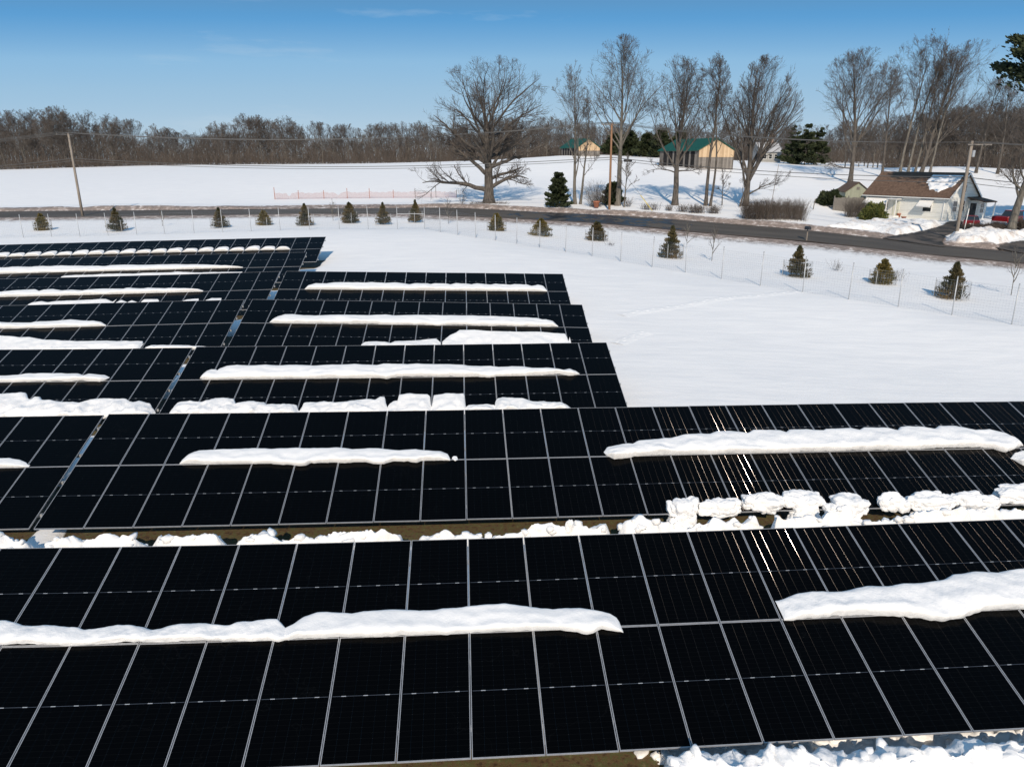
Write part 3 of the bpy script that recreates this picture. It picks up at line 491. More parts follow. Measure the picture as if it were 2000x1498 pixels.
# ------------------------------------------------------------------ heaps of snow between the two nearest rows
_b = bmesh.new(); bmesh.ops.create_icosphere(_b, subdivisions=2, radius=1); ICO = ([v.co.copy() for v in _b.verts], np.array([[v.index for v in f.verts] for f in _b.faces])); _b.free()
def heap(name, pts, depth, m, label, group=None, hmin=.07, seed=0, ycoord=None, step=.04, rough=.26, hmax=1.3, dens=5):
    """ridge of fallen snow: pts are (image x, image y of its crest, plan y)"""
    W = np.array([tuple(yat(px, py, y)) for px, py, y in pts]); xs = np.arange(W[0, 0], W[-1, 0], step); yc = np.interp(xs, W[:, 0], W[:, 1]); zt = np.interp(xs, W[:, 0], W[:, 2])
    v = np.linspace(-1, 1, 27); X = xs[:, None]+0*v; Yv = yc[:, None]+v*depth+.12*fbm(X, v*2+0*X, .8, seed); g = G(X, Yv); top = np.clip(zt[:, None]+.07-g, hmin, hmax); top = .4*top+.6*np.convolve(np.pad(top[:, 13]+.02, 15, mode='edge'), np.ones(31)/31, mode='valid')[:, None]
    pr = np.clip(1-np.abs(v)**1.7, 0, 1)**.7; endt = np.clip(np.minimum(xs-xs[0], xs[-1]-xs)/.25, 0, 1)[:, None]**.5
    H = top*pr*endt*(1+rough*.7*fbm(X, Yv, .4, seed+1))+rough*.5*fbm(X, Yv, .22, seed+2)*pr; X = X+rough*.35*fbm(X, Yv, .3, seed+4); Yv = Yv+rough*.5*fbm(X, Yv, .25, seed+5)
    V = np.stack([X, Yv, g+H-.06], -1); n, nc = len(xs), len(v); i = np.arange(n-1)[:, None]*nc+np.arange(nc-1)[None]; Fc = np.stack([i, i+1, i+nc+1, i+nc], -1).reshape(-1, 4)
    V = V.reshape(-1, 3); rg = random.Random(seed*7+1); parts = [(V, Fc[:, ::-1].copy())]
    for q in range(int((xs[-1]-xs[0])*dens)):
        j = rg.randrange(n); kk = rg.randrange(4, nc-3); r_ = rg.uniform(.03, .11)*(1.4 if rg.random() < .12 else 1); sx, sy, sz = rg.uniform(.8, 1.6), rg.uniform(.7, 1.2), rg.uniform(.5, 1.); a = rg.uniform(0, 3.14); pt = V[j*nc+kk]; off = Vector((rg.random()*90, q, 0)); W2 = []
        for v in ICO[0]:
            f = r_*(abs(v.x)**5+abs(v.y)**5+abs(v.z)**5)**-.2*.85*(1+.55*noise.noise(v*1.1+off)); x_, y_ = v.x*f*sx, v.y*f*sy; W2.append((pt[0]+x_*math.cos(a)-y_*math.sin(a), pt[1]+x_*math.sin(a)+y_*math.cos(a), pt[2]+r_*.3+v.z*f*sz))
        parts.append((np.array(W2), ICO[1]))
    V, Fc = join(parts) if False else (np.concatenate([p_[0] for p_ in parts]), None); fl = []; b0 = 0
    for p_ in parts: fl += (p_[1]+b0).tolist(); b0 += len(p_[0])
    c = V.mean(0); o = mesh(name, V-c, fl, m, smooth=True); o.location = c; return tag(o, label, 'snow', group)
def lumps(name, blobs, label, group=None, m=None, seed=0, sub=5):
    """clump of snow: several noise-worn lumps grown together; blobs are (centre, radii)"""
    bm = bmesh.new()
    for k, (c, r) in enumerate(blobs):
        q = bmesh.ops.create_icosphere(bm, subdivisions=sub, radius=1)['verts']; c = Vector(c); sdv = Vector((seed*3.1+k*5.7, k*2.3, seed*1.7))
        for v in q:
            d = v.co.copy(); f = (abs(d.x)**4+abs(d.y)**4+abs(d.z)**4)**-.25*.86*(1+.36*noise.fractal(d*1.1+sdv, 1.1, 2.1, 4)-.10*abs(noise.noise(d*3.2+sdv)))
            f *= 1-.18*max(0, -d.z); v.co = c+Vector((d.x*r[0], d.y*r[1], d.z*r[2]))*f
    me = bpy.data.meshes.new(name); bm.to_mesh(me); bm.free(); me.polygons.foreach_set('use_smooth', [True]*len(me.polygons)); me.materials.append(m or M['snow_lump'])
    o = bpy.data.objects.new(name, me); C.objects.link(o); c = Vector(blobs[0][0]); me.transform(Matrix.Translation(-c)); o.location = c
    return tag(o, label, 'snow', group)
HG = 'heaps of fallen snow between the two nearest panel rows'
HP = [(-60, 1040), (0, 1046), (12, 1055), (30, 1058), (50, 1068), (76, 1070), (92, 1059), (110, 1055), (135, 1054), (150, 1062), (168, 1061), (172, 1050), (200, 1047), (228, 1049), (238, 1052), (248, 1045), (272, 1047), (288, 1062), (310, 1053), (330, 1055), (345, 1060), (365, 1056), (380, 1045), (410, 1039), (432, 1037), (442, 1048), (450, 1055), (475, 1049), (500, 1050), (515, 1042), (535, 1045), (540, 1054), (560, 1058), (580, 1053), (600, 1052)]
def hy(px): return float(np.interp(px, [-100, 1000, 2100], [14.75, 15.2, 15.9]))
heap('snow_heap', [(x, y, hy(x)) for x, y in HP[:6]], .34, M['snow_lump'], 'snow heap in front of the second row at the left edge of the picture', HG, seed=1)
heap('snow_heap', [(x, y, hy(x)) for x, y in [(76, 1072)]+HP[6:18]+[(290, 1070)]], .36, M['snow_lump'], 'long heap of fallen snow behind the nearest row, second from the left', HG, seed=2)
heap('snow_heap', [(x, y, hy(x)) for x, y in [(286, 1070)]+HP[18:27]+[(452, 1066)]], .36, M['snow_lump'], 'heap of fallen snow behind the nearest row, third from the left, with the tallest crest', HG, seed=3)
heap('snow_heap', [(x, y, hy(x)) for x, y in [(446, 1066)]+HP[27:]+[(640, 1050), (655, 1044), (690, 1040), (697, 1032), (712, 1040), (725, 1041), (760, 1038), (776, 1038), (780, 1030), (796, 1032), (799, 1046), (800, 1060)]], .36, M['snow_lump'], 'heap of fallen snow behind the nearest row around the upright square chunk', HG, seed=4)
heap('snow_heap', [(x, y, hy(x)) for x, y in [(806, 1062), (815, 1048), (840, 1042), (870, 1041), (890, 1045), (915, 1048), (950, 1046), (985, 1040), (1005, 1044), (1035, 1035), (1060, 1031), (1090, 1027), (1105, 1035), (1125, 1024), (1145, 1030), (1172, 1022), (1185, 1026), (1205, 1032)]], .33, M['snow_lump'], 'thin heap of fallen snow behind the nearest row at the middle of the picture', HG, seed=5, hmin=.16)
heap('snow_heap', [(x, y, hy(x)) for x, y in [(1200, 1036), (1212, 1012), (1235, 1003), (1250, 1008), (1262, 1020), (1280, 1023), (1290, 1030), (1330, 1025), (1350, 1030), (1362, 1022), (1380, 1022), (1395, 1015), (1440, 1012), (1448, 1026), (1460, 1022), (1470, 1012), (1488, 1010), (1500, 1022)]], .36, M['snow_lump'], 'heap of fallen snow behind the nearest row, under the first hanging clumps', HG, seed=6, hmin=.14)
heap('snow_heap', [(x, y, hy(x)) for x, y in [(1498, 1030), (1520, 1012), (1535, 1015), (1545, 1026), (1552, 1006), (1580, 1004), (1592, 1022), (1604, 1026), (1612, 1000), (1640, 996), (1680, 1000), (1684, 1026)]], .36, M['snow_lump'], 'heap of fallen snow joined to the two largest clumps hanging from the second row', HG, seed=7)
heap('snow_heap', [(x, y, hy(x)) for x, y in [(1682, 1026), (1720, 1018), (1760, 1006), (1776, 1014), (1790, 1000), (1830, 999), (1855, 1012), (1870, 995), (1900, 992), (1930, 1002), (1950, 1008), (1965, 992), (1990, 990), (2010, 1000), (2080, 992)]], .36, M['snow_lump'], 'heap of fallen snow behind the nearest row at the right edge of the picture', HG, seed=8)
p = yat(662, 1040, 15.1); p.z = g1(p.x, p.y)+.2
lumps('snow_chunk', [((p.x, p.y, p.z+.24), (.20, .14, .36)), ((p.x-.02, p.y-.02, p.z+.42), (.22, .11, .14))], 'upright square chunk of snow touching the lower edge of the second row', seed=3)
p = yat(1112, 1030, 15.2); lumps('snow_chunk', [((p.x, p.y, p.z-.02), (.11, .09, .22)), ((p.x-.05, p.y, p.z-.15), (.12, .1, .14))], 'small upright chunk of snow leaning left in front of the second row', seed=4)
CG = 'clumps of snow hanging over the foot of the second row'
def clump(x0, x1, y0, y1, label, seed, drop=0):
    """clump lying on the low edge of table 1 and bulging over it, given by its extent in the photograph"""
    px = [(x0+x1)/2]*2; s, d = on_table(1, [(x0, (y0+y1)/2), (x1, (y0+y1)/2)]); w_ = abs(s[1]-s[0])/2; sm_, dm = on_table(1, [((x0+x1)/2, y0+3), ((x0+x1)/2, y1-4)])
    dmid = min((dm[0]+dm[1])/2+.06, 2*ML-.08); hh = max(.16, (dm[1]-dm[0])/2*.9); c = tsurf(1, (s[0]+s[1])/2, dmid, .07); B = [(c, (w_*.74, hh*1.1, .27))]
    rg = random.Random(seed)
    for k in range(4):
        u = (k-1.5)/2; q = tsurf(1, (s[0]+s[1])/2+u*w_*.8, dmid+rg.uniform(-.12, .16), .05+rg.uniform(-.03, .06)); B.append((q, (w_*rg.uniform(.38, .5), hh*rg.uniform(.7, .95), .21)))
    if drop:
        q = tsurf(1, (s[0]+s[1])/2, 2*ML-.02, -.2); B.append(((q[0], q[1]-.08, q[2]-.02), (w_*.8, .2, .34))); B.append(((q[0]-.05, q[1]-.12, q[2]-.2), (w_*.85, .24, .3)))
    lumps('snow_clump', B, label, CG, seed=seed)
clump(1303, 1364, 979, 1018, 'leftmost snow clump hanging over the foot of the second row, sagging lowest', 11, 1)
clump(1360, 1450, 979, 1011, 'wide flat snow clump, second from the left on the foot of the second row', 12)
clump(1448, 1530, 966, 1005, 'snow clump left of the two tallest on the foot of the second row', 13)
clump(1526, 1606, 960, 1004, 'left one of the two tallest snow clumps on the foot of the second row', 14, 1)
clump(1602, 1692, 962, 1010, 'snow clump reaching down to the ground like a column from the second row', 15, 1)
clump(1716, 1774, 977, 1003, 'smallest crumbling snow clump on the foot of the second row', 16)
clump(1768, 1858, 962, 1002, 'rounded snow clump right of the smallest one on the foot of the second row', 17, 1)
clump(1850, 1940, 964, 998, 'snow clump sloping to the right on the foot of the second row', 18)
clump(1934, 2030, 945, 990, 'rightmost snow clump on the foot of the second row at the picture edge', 19)
# snow in front of the nearest row, bottom right corner
BR = [(1296, 1500), (1310, 1489), (1350, 1483), (1375, 1488), (1400, 1480), (1420, 1490), (1480, 1484), (1530, 1481), (1570, 1468), (1590, 1474), (1615, 1478), (1660, 1482), (1740, 1484), (1772, 1461), (1800, 1464), (1830, 1474), (1880, 1456), (1900, 1452), (1925, 1458), (1975, 1455), (2000, 1450), (2060, 1448), (2150, 1440)]
heap('snow_heap', [(x, y+6, 8.62+.00045*(x-1200)) for x, y in BR], .5, M['snow_lump'], 'sunlit snow bank in front of the nearest panel row, bottom right corner', None, seed=21, hmin=.1, step=.03, rough=.34, dens=3)
heap('snow_heap', [(x, y-16, 9.5+.00045*(x-1200)) for x, y in [(1240, 1490), (1300, 1484), (1330, 1482), (1420, 1478), (1500, 1474), (1600, 1462), (1700, 1458), (1760, 1456), (1850, 1442), (1950, 1436), (2100, 1425)]], .32, M['snow_lump'], 'shaded snow bank under the foot of the nearest panel row, bottom right', None, seed=23, hmin=.05, step=.05)
# ------------------------------------------------------------------ wire fence
FP = [at(-20, 469.5), at(-75, 471.5), at(-130, 473.5)][::-1]+[at(*p) for p in POSTS]; e1 = FP[-1]-FP[-2]; FP += [FP[-1]+e1, FP[-1]+2*e1, FP[-1]+3*e1]
for p in FP: p.z = g1(p.x, p.y)
fr = empty('wire_fence', FP[20]); tag(fr, 'wire mesh fence on thin steel posts between the solar field and the road', 'fence')
ORG = Vector(FP[20])
for p in FP:
    b = MB(); b.tube([(0, 0, -.3), (0, 0, PH)], .032, 8); b.tube([(0, 0, PH), (0, 0, PH+.02)], .036, 8); o = b.build('fence_post', M['post'], fr, True); o.location = p-ORG; o['group'] = 'fence posts'
    o.rotation_euler = (R(rng.gauss(0, .6)), R(rng.gauss(0, .6)), 0)
V = []; Fc = []
def wire(a, b, r):
    a, b = np.array(a), np.array(b); d = b-a; d /= np.linalg.norm(d); u = np.cross(d, (.3, .2, .93)); u /= np.linalg.norm(u); v = np.cross(d, u); k = len(V)
    for q in (a, b):
        for c in range(3): V.append(q+(u*math.cos(c*2.094)+v*math.sin(c*2.094))*r)
    Fc.extend([(k, k+1, k+4, k+3), (k+1, k+2, k+5, k+4), (k+2, k, k+3, k+5)])
for a, b in zip(FP[:-1], FP[1:]):
    n = max(2, round((b-a).length/.16)); a_, b_ = a-ORG, b-ORG
    for k in range(n):
        q = a_.lerp(b_, k/n); wire(q+Vector((0, 0, .04)), q+Vector((0, 0, PH-.22)), .0024)
    for k in range(15): z = .05+k*(PH-.28)/14; wire(a_+Vector((0, 0, z)), b_+Vector((0, 0, z)), .0026 if k < 14 else .004)
mesh('wire_mesh', V, np.array(Fc), M['wire'], fr)
b = MB(); i = 16; b.bar(FP[i]-ORG+Vector((0, 0, PH-.7)), FP[i+1]-ORG+Vector((0, 0, PH-.7)), .05); b.build('brace_rail', M['post'], fr)
# ------------------------------------------------------------------ bare trees
def rnd_perp(rg, D):
    A = rg.normal(size=D.shape); A -= (A*D).sum(-1, keepdims=True)*D; return A/np.linalg.norm(A, axis=-1, keepdims=True)
def walk(rg, P0, D0, Ln, K, wig, upw):
    n = len(P0); Pn = np.empty((n, K+1, 3)); Pn[:, 0] = P0; D = D0.copy()
    for k in range(K):
        Pn[:, k+1] = Pn[:, k]+D*(Ln/K)[:, None]; D = D+rg.normal(size=D.shape)*wig+np.array([0, 0, 1.])*(upw[:, None] if isinstance(upw, np.ndarray) else upw); D /= np.linalg.norm(D, axis=1, keepdims=True)
    return Pn
def sweep(Pn, Rn, sides):
    n, K, _ = Pn.shape; T = np.gradient(Pn, axis=1); T /= np.linalg.norm(T, axis=2, keepdims=True)+1e-9
    ref = np.where(np.abs(T[:, :1, 2:3]) > .8, np.array([1., .13, 0]), np.array([.1, 0, 1.])); U = np.cross(T, np.broadcast_to(ref, T.shape)); U /= np.linalg.norm(U, axis=2, keepdims=True)+1e-9; W_ = np.cross(T, U)
    a = np.arange(sides)*2*math.pi/sides; V = Pn[:, :, None]+(U[:, :, None]*np.cos(a)[:, None]+W_[:, :, None]*np.sin(a)[:, None])*Rn[:, :, None, None]
    i = (np.arange(n)[:, None, None]*K+np.arange(K-1)[None, :, None])*sides; k = np.arange(sides)[None, None]; k2 = (k+1) % sides
    Fc = np.stack([i+k, i+k2, i+k2+sides, i+k+sides], -1).reshape(-1, 4); return V.reshape(-1, 3), Fc
def join(parts):
    Vs, Fs, b = [], [], 0
    for V, Fc in parts: Vs.append(V); Fs.append(Fc+b); b += len(V)
    return np.concatenate(Vs), np.concatenate(Fs)
def reach(P0, D, Lc, env):
    """shorten branches so that the crown keeps the rounded outline env = (centre, radii)"""
    if env is None: return Lc
    c, r = np.array(env[0]), np.array(env[1]); p = (P0-c)/r; d = D/r; A = (d*d).sum(1); B = (p*d).sum(1); Cq = (p*p).sum(1)-1; t = (-B+np.sqrt(np.maximum(B*B-A*Cq, 0)))/A
    return np.where(Cq < 0, np.minimum(Lc, np.maximum(t*1.04, Lc*.22)), np.where(P0[:, 2] > c[2], Lc*.3, Lc*.95))
def children(rg, Pn, Rn, Ln, m, t0, t1, ang, lr, rr, rmin, K, wig, upw, taper=.55, env=None):
    n, K1, _ = Pn.shape; t = np.sort(rg.uniform(t0, t1, size=(n, m)), axis=1); f = t*(K1-1); i = np.minimum(f.astype(int), K1-2); w_ = (f-i)[..., None]; ar = np.arange(n)[:, None]
    A, B = Pn[ar, i], Pn[ar, i+1]; P0 = (A*(1-w_)+B*w_).reshape(-1, 3); D = (B-A).reshape(-1, 3); D /= np.linalg.norm(D, axis=1, keepdims=True)
    rp = (Rn[ar, i]*(1-w_[..., 0])+Rn[ar, i+1]*w_[..., 0]).reshape(-1); an = np.radians(rg.normal(ang, ang*.22, size=len(D)))
    E = rnd_perp(rg, D); E[:, 2] += .25; E -= (E*D).sum(-1, keepdims=True)*D; E /= np.linalg.norm(E, axis=1, keepdims=True)
    D2 = D*np.cos(an)[:, None]+E*np.sin(an)[:, None]; Lc = (np.repeat(Ln, m)*lr*rg.uniform(.65, 1.25, size=len(D))*(1-taper*t.reshape(-1))); Rc = np.maximum(rp*rr, rmin)
    Lc = reach(P0, D2, Lc, env); Pc = walk(rg, P0, D2, Lc, K, wig, upw); Rr = Rc[:, None]*np.linspace(1, .35, K+1)[None]; return Pc, np.maximum(Rr, rmin*.6), Lc
def tree_parts(seed, H, tr, limbs, lead=.95, trunk_wig=.03, lean=(0, 0), n2=8, n3=6, n4=5, n5=0, ang=(38, 38, 38), lr=(.60, .58, .52), upw=.07, twig=.012, wig=.09, limb_r=.42, t0=.18, forkt=None, env=None, free=0):
    """limbs: list of (t on trunk, degrees from vertical, azimuth degrees or None, length / H, upward bend)"""
    rg = np.random.default_rng(seed); K = 12; D0 = np.array([[math.sin(R(lean[0])), math.sin(R(lean[1])), 1.]]); D0 /= np.linalg.norm(D0)
    tp = walk(rg, np.array([[0, 0, -.3]]), D0, np.array([H*lead+.3]), K, trunk_wig, .02); tt = np.linspace(0, 1, K+1); tR = tr*((1-tt)**.85*.92+.05)[None]; tR[0, 0] *= 1.45; tR[0, 1] *= 1.05
    if forkt: tR = np.where(tt > forkt, tR*.62, tR)
    L1 = np.array([l[3]*H for l in limbs])*rg.uniform(.92, 1.08, len(limbs)); P0 = []; D = []; R1 = []
    for t, a, az, l, u in limbs:
        az = rg.uniform(0, 360) if az is None else az; f = t*K; i = min(int(f), K-1); p = tp[0, i]*(1-f+i)+tp[0, i+1]*(f-i); P0.append(p); R1.append(max(.035, (tR[0, i]*(1-f+i)+tR[0, i+1]*(f-i))*limb_r*min(1.15, .55+l*1.3)))
        D.append((math.sin(R(a))*math.cos(R(az)), math.sin(R(a))*math.sin(R(az)), math.cos(R(a))))
    if env is not None:
        full = reach(np.array(P0), np.array(D), np.full(len(P0), H), env); full = np.where(full > H*.7, L1, full*rg.uniform(.8, 1., len(P0))); L1 = np.concatenate([L1[:free], full[free:]])
    p1 = walk(rg, np.array(P0), np.array(D), L1, 10, wig, np.array([l[4] for l in limbs])); r1 = np.array(R1)[:, None]*(np.linspace(1, .12, 11)**.9)[None]
    trunk = join([sweep(tp, tR, 10), sweep(p1, np.maximum(r1, twig), 6)])
    # the leader carries side branches too
    pl = tp[:, 5:]; ml = 0
    src = [(p1, r1, L1)]; crown = []
    p2, r2, L2 = children(rg, p1, r1, L1, n2, t0, .98, ang[0], lr[0], .42, twig*1.4, 6, wig, upw, env=env)
    q2 = children(rg, tp, tR, np.array([H*.42]), n2, .55, .99, ang[0], lr[0], .3, twig*1.5, 6, wig, upw, env=env); p2 = np.concatenate([p2, q2[0]]); r2 = np.concatenate([r2, np.minimum(q2[1], tr*.2)]); L2 = np.concatenate([L2, q2[2]])
    crown.append(sweep(p2, r2, 4)); p3, r3, L3 = children(rg, p2, r2, L2, n3, .15, .98, ang[1], lr[1]*1.15, .6, twig*1.1, 4, wig*1.1, upw, env=env); crown.append(sweep(p3, r3, 3))
    p4, r4, L4 = children(rg, p3, r3, L3, n4, .15, .98, ang[2], lr[2]*1.25, .7, twig, 3, wig*1.2, upw, env=env); crown.append(sweep(p4, r4, 3))
    if n5: p5, r5, L5 = children(rg, p4, r4, L4, n5, .2, .98, ang[2], .6, .8, twig*.8, 2, wig, upw); crown.append(sweep(p5, r5, 3))
    return trunk, join(crown)
def tree(name, loc, label, parts, group=None, bark='bark', twig='twig', rz=0, cat='tree'):
    root = empty(name, loc, rz); tag(root, label, cat, group)
    for nm, (V, Fc), m in zip(('trunk', 'crown'), parts, (bark, twig)): mesh(nm, V, Fc, M[m], root, nm == 'trunk')
    return root
def limbs_auto(seed, n, ta, tb, a0, a1, l0, l1, u0=.03, u1=.06):
    rg = random.Random(seed); out = []
    for k in range(n):
        f = (k+rg.random()*.6)/n; out.append((ta+(tb-ta)*f, a0+(a1-a0)*f+rg.gauss(0, 5), (k*137.5+rg.uniform(-25, 25)) % 360, l0+(l1-l0)*f, u0+(u1-u0)*f))
    return out
p = at(955, 397); H = hgt(p, 116)
def penv(p, cx, rx, vtop, vbot):
    zt_, zb_ = hgt(p, vtop), hgt(p, vbot); x_ = yat(cx, 300, p.y).x-p.x; r_ = rx/F*p.y*1.03; return ((x_, 0, (zt_+zb_)/2), (r_, r_*.9, (zt_-zb_)/2))
lb = [(.13, 72, 183, .50, -.02), (.15, 62, 0, .36, .02), (.22, 55, 8, .30, .03), (.26, 50, 178, .46, .02), (.3, 38, 25, .36, .05), (.32, 52, 260, .40, .03), (.34, 48, 90, .42, .03)]+limbs_auto(5, 17, .32, .78, 70, 30, .52, .34, .0, .02)
tree('oak_tree', p, 'huge bare spreading oak with low drooping limbs, alone beyond the road', tree_parts(11, H, .78, lb, .80, .05, n2=9, n3=7, n4=6, env=penv(p, 960, 126, 108, 325), free=3, twig=.012, wig=.12, limb_r=.5, upw=.035), bark='bark', twig='twig')
def big(px, py, top, name, label, seed, tr, lb, lead=.9, **kw):
    p = at(px, py); bark = kw.pop('bark', 'bark'); twig = kw.pop('twig_m', 'twig'); ev = kw.pop('ev', None); kw['env'] = penv(p, ev[0], ev[1], top-3, ev[2]) if ev else None; tree(name, p, label, tree_parts(seed, hgt(p, top), tr*.84, lb, lead, **kw), bark=bark, twig=twig)
big(1123, 399, 118, 'maple_tree', 'slender pale forked tree between the spreading oak and the brown utility pole', 21, .30, [(.2, 14, 20, .62, .02)]+limbs_auto(6, 11, .3, .9, 32, 16, .30, .16), n2=7, n3=6, n4=5, bark='bark_pale', twig_m='twig_grey', lean=(-3, 0), ev=(1113, 40, 330))
big(1133, 399, 190, 'maple_tree', 'thin pale tree leaning right, just left of the brown utility pole', 22, .22, limbs_auto(7, 9, .3, .9, 36, 18, .30, .18), n2=6, n3=5, n4=5, bark='bark_pale', twig_m='twig_grey', lean=(7, 0), ev=(1146, 30, 350))
big(1206, 402, 70, 'maple_tree', 'tallest bare tree with an oval crown, right behind the brown utility pole', 23, .46, [(.38, 30, 180, .38, .05), (.4, 26, 5, .42, .05), (.42, 34, 200, .34, .06), (.44, 30, 330, .34, .06)]+limbs_auto(8, 13, .42, .88, 36, 18, .36, .24, .04, .05), n2=8, n3=6, n4=5, bark='bark_pale', lean=(1.5, 0), ev=(1211, 72, 290))
big(1219, 405, 300, 'young_tree', 'small bare tree with a dark wire box hanging beside it', 24, .14, limbs_auto(9, 8, .35, .9, 40, 22, .35, .2), n2=5, n3=4, n4=4, bark='bark_pale', twig_m='twig_grey')
big(1318, 401, 108, 'maple_tree', 'bare tree with a thick trunk and wide vase crown in front of the large barn', 25, .50, [(.28, 34, 180, .46, .05), (.29, 20, 100, .5, .04), (.31, 26, 0, .48, .05), (.34, 16, 250, .5, .03), (.27, 70, 0, .25, -.03), (.26, 66, 180, .22, -.02)]+limbs_auto(10, 12, .36, .85, 34, 16, .40, .22), n2=8, n3=7, n4=6, lean=(0, 0), ev=(1321, 62, 345))
big(1378, 402, 100, 'maple_tree', 'tall thin dark tree before the right end of the large barn', 26, .30, limbs_auto(11, 13, .38, .92, 28, 14, .32, .18), n2=8, n3=6, n4=5, lean=(1, 0), ev=(1380, 38, 320))
big(1387, 403, 150, 'maple_tree', 'thin tree leaning right beside the tall thin dark one', 27, .22, limbs_auto(12, 9, .45, .92, 28, 16, .28, .16), n2=7, n3=5, n4=5, lean=(4, 0), ev=(1408, 32, 300))
big(1410, 402, 328, 'young_tree', 'small crooked sapling between the thin pair and the fan-shaped tree', 28, .10, limbs_auto(13, 7, .3, .9, 45, 25, .35, .25), n2=4, n3=4, n4=3)
big(1456, 403, 108, 'maple_tree', 'bare fan-shaped tree of many upright stems above the clipped hedge', 29, .48, [(.12, 18, 185, .62, .01), (.14, 14, 60, .72, .0), (.16, 16, 300, .7, .0), (.18, 22, 0, .66, .0), (.18, 26, 20, .6, .01), (.2, 20, 340, .62, .01), (.22, 24, 165, .55, .02), (.1, 60, 0, .25, -.04), (.24, 28, 0, .5, 0), (.26, 30, 30, .46, 0), (.3, 32, 345, .42, 0), (.2, 12, 190, .66, 0)]+limbs_auto(14, 14, .3, .85, 30, 14, .42, .2), n2=9, n3=6, n4=5, ang=(26, 28, 32), lean=(1, 0), ev=(1486, 66, 350))
big(1444, 404, 345, 'young_tree', 'crooked low tree leaning left at the foot of the fan-shaped tree', 30, .2, [(.5, 25, 180, .5, .04), (.7, 20, 150, .35, .04)], n2=5, n3=4, n4=4, lean=(12, 0))
big(1660, 359, 92, 'maple_tree', 'wide bare tree behind the small shed left of the white house', 31, .5, [(.26, 38, 180, .48, .05), (.3, 20, 170, .5, .04), (.3, 24, 10, .5, .05), (.33, 34, 0, .42, .05), (.14, 80, 180, .24, .04)]+limbs_auto(15, 15, .32, .85, 36, 16, .38, .22), n2=9, n3=7, n4=6, ev=(1660, 76, 320))
big(1757, 343, 70, 'maple_tree', 'tall slim tree behind the ridge of the white house, left of a close pair', 32, .32, limbs_auto(16, 13, .35, .92, 26, 14, .34, .18), n2=8, n3=6, n4=5, bark='bark_pale', lean=(1, 0), ev=(1752, 36, 300))
big(1772, 343, 58, 'maple_tree', 'tallest slim tree behind the ridge of the white house', 33, .30, limbs_auto(17, 13, .4, .94, 24, 14, .32, .18), n2=8, n3=6, n4=5, bark='bark_pale', lean=(3, 0), ev=(1787, 36, 280))
big(1785, 344, 85, 'maple_tree', 'slim tree right of the tallest one behind the white house', 34, .28, limbs_auto(18, 12, .35, .92, 28, 14, .34, .18), n2=8, n3=6, n4=5, bark='bark_pale', lean=(6, 0), ev=(1822, 40, 290))
big(1796, 345, 78, 'maple_tree', 'thick dark tree leaning far right behind the house roof', 35, .46, [(.12, 26, 0, .72, 0), (.14, 34, 10, .62, .01), (.2, 38, 350, .55, .01), (.2, 18, 180, .5, .02), (.3, 30, 20, .5, .01)]+limbs_auto(19, 14, .3, .9, 32, 18, .38, .22), n2=8, n3=6, n4=5, ang=(26, 28, 30), lean=(12, 0), ev=(1872, 74, 310))
big(1722, 345, 110, 'maple_tree', 'bare tree behind the left end of the house roof', 36, .3, limbs_auto(20, 12, .3, .9, 34, 16, .34, .2), n2=8, n3=6, n4=5, ev=(1716, 42, 310))
big(1815, 343, 96, 'maple_tree', 'slender tree between the tallest slim tree and the far leaning one, behind the roof', 37, .28, limbs_auto(22, 12, .3, .9, 32, 16, .34, .2), n2=8, n3=6, n4=5, bark='bark_pale', lean=(3, 0), ev=(1835, 44, 300))
big(1906, 338, 140, 'maple_tree', 'bare tree on the slope just right of the pale utility pole top', 38, .3, limbs_auto(23, 12, .25, .9, 40, 18, .34, .2), n2=8, n3=6, n4=5, lean=(1, 0), ev=(1908, 48, 315))
big(1948, 340, 158, 'maple_tree', 'bare tree on the slope below the dark pine at the upper right edge', 39, .3, limbs_auto(24, 12, .25, .9, 40, 18, .34, .2), n2=8, n3=6, n4=5, lean=(0, 0), ev=(1950, 46, 315))
# leaning tree by the right hand driveway
p = at(1972, 455); lb = [(.34, 30, 180, .40, .05), (.36, 34, 5, .45, .05), (.5, 34, 170, .3, .05), (.6, 28, 20, .34, .05), (.42, 60, 195, .34, .05), (.7, 25, 150, .25, .05)]+limbs_auto(21, 6, .5, .9, 35, 20, .3, .2)
tree('maple_tree', p, 'leaning bare tree with a thick grey trunk beside the red pickup truck', tree_parts(41, hgt(p, 205), .5, lb, .85, .05, lean=(6, 0), n2=9, n3=6, n4=5, wig=.12), bark='bark_pale', twig='twig_grey')
# saplings planted along the fence
for px, py, top, lab, sd_ in [(651, 433.6, 388, 'thin bare sapling behind the fence between the fifth and sixth cedars from the left', 1), (876, 439.6, 384, 'thin bare sapling behind the fence near the bend in the road', 2), (1390, 513, 438, 'bare sapling with low side twigs, right of the first caged cedar past the bend', 3), (1341, 488, 432, 'bare sapling nearest the road, beside a fence post', 4), (1974, 580, 470, 'largest bare sapling behind the fence at the right edge', 5), (229, 452, 396, 'thin leafless whip growing through the second cedar', 6), (318, 444, 399, 'thin leafless whip beside a fence post at the left', 7)]:
    p = at(px, py); H = max(hgt(p, top), 1.2); tree('sapling', p, lab, tree_parts(60+sd_, H, .03, limbs_auto(sd_, 7 if sd_ < 6 else 3, .3, .85, 38, 24, .38, .2), .95, .02, n2=4, n3=2, n4=1, twig=.006, wig=.06), 'saplings planted behind the fence', 'bark_pale', 'twig_grey')
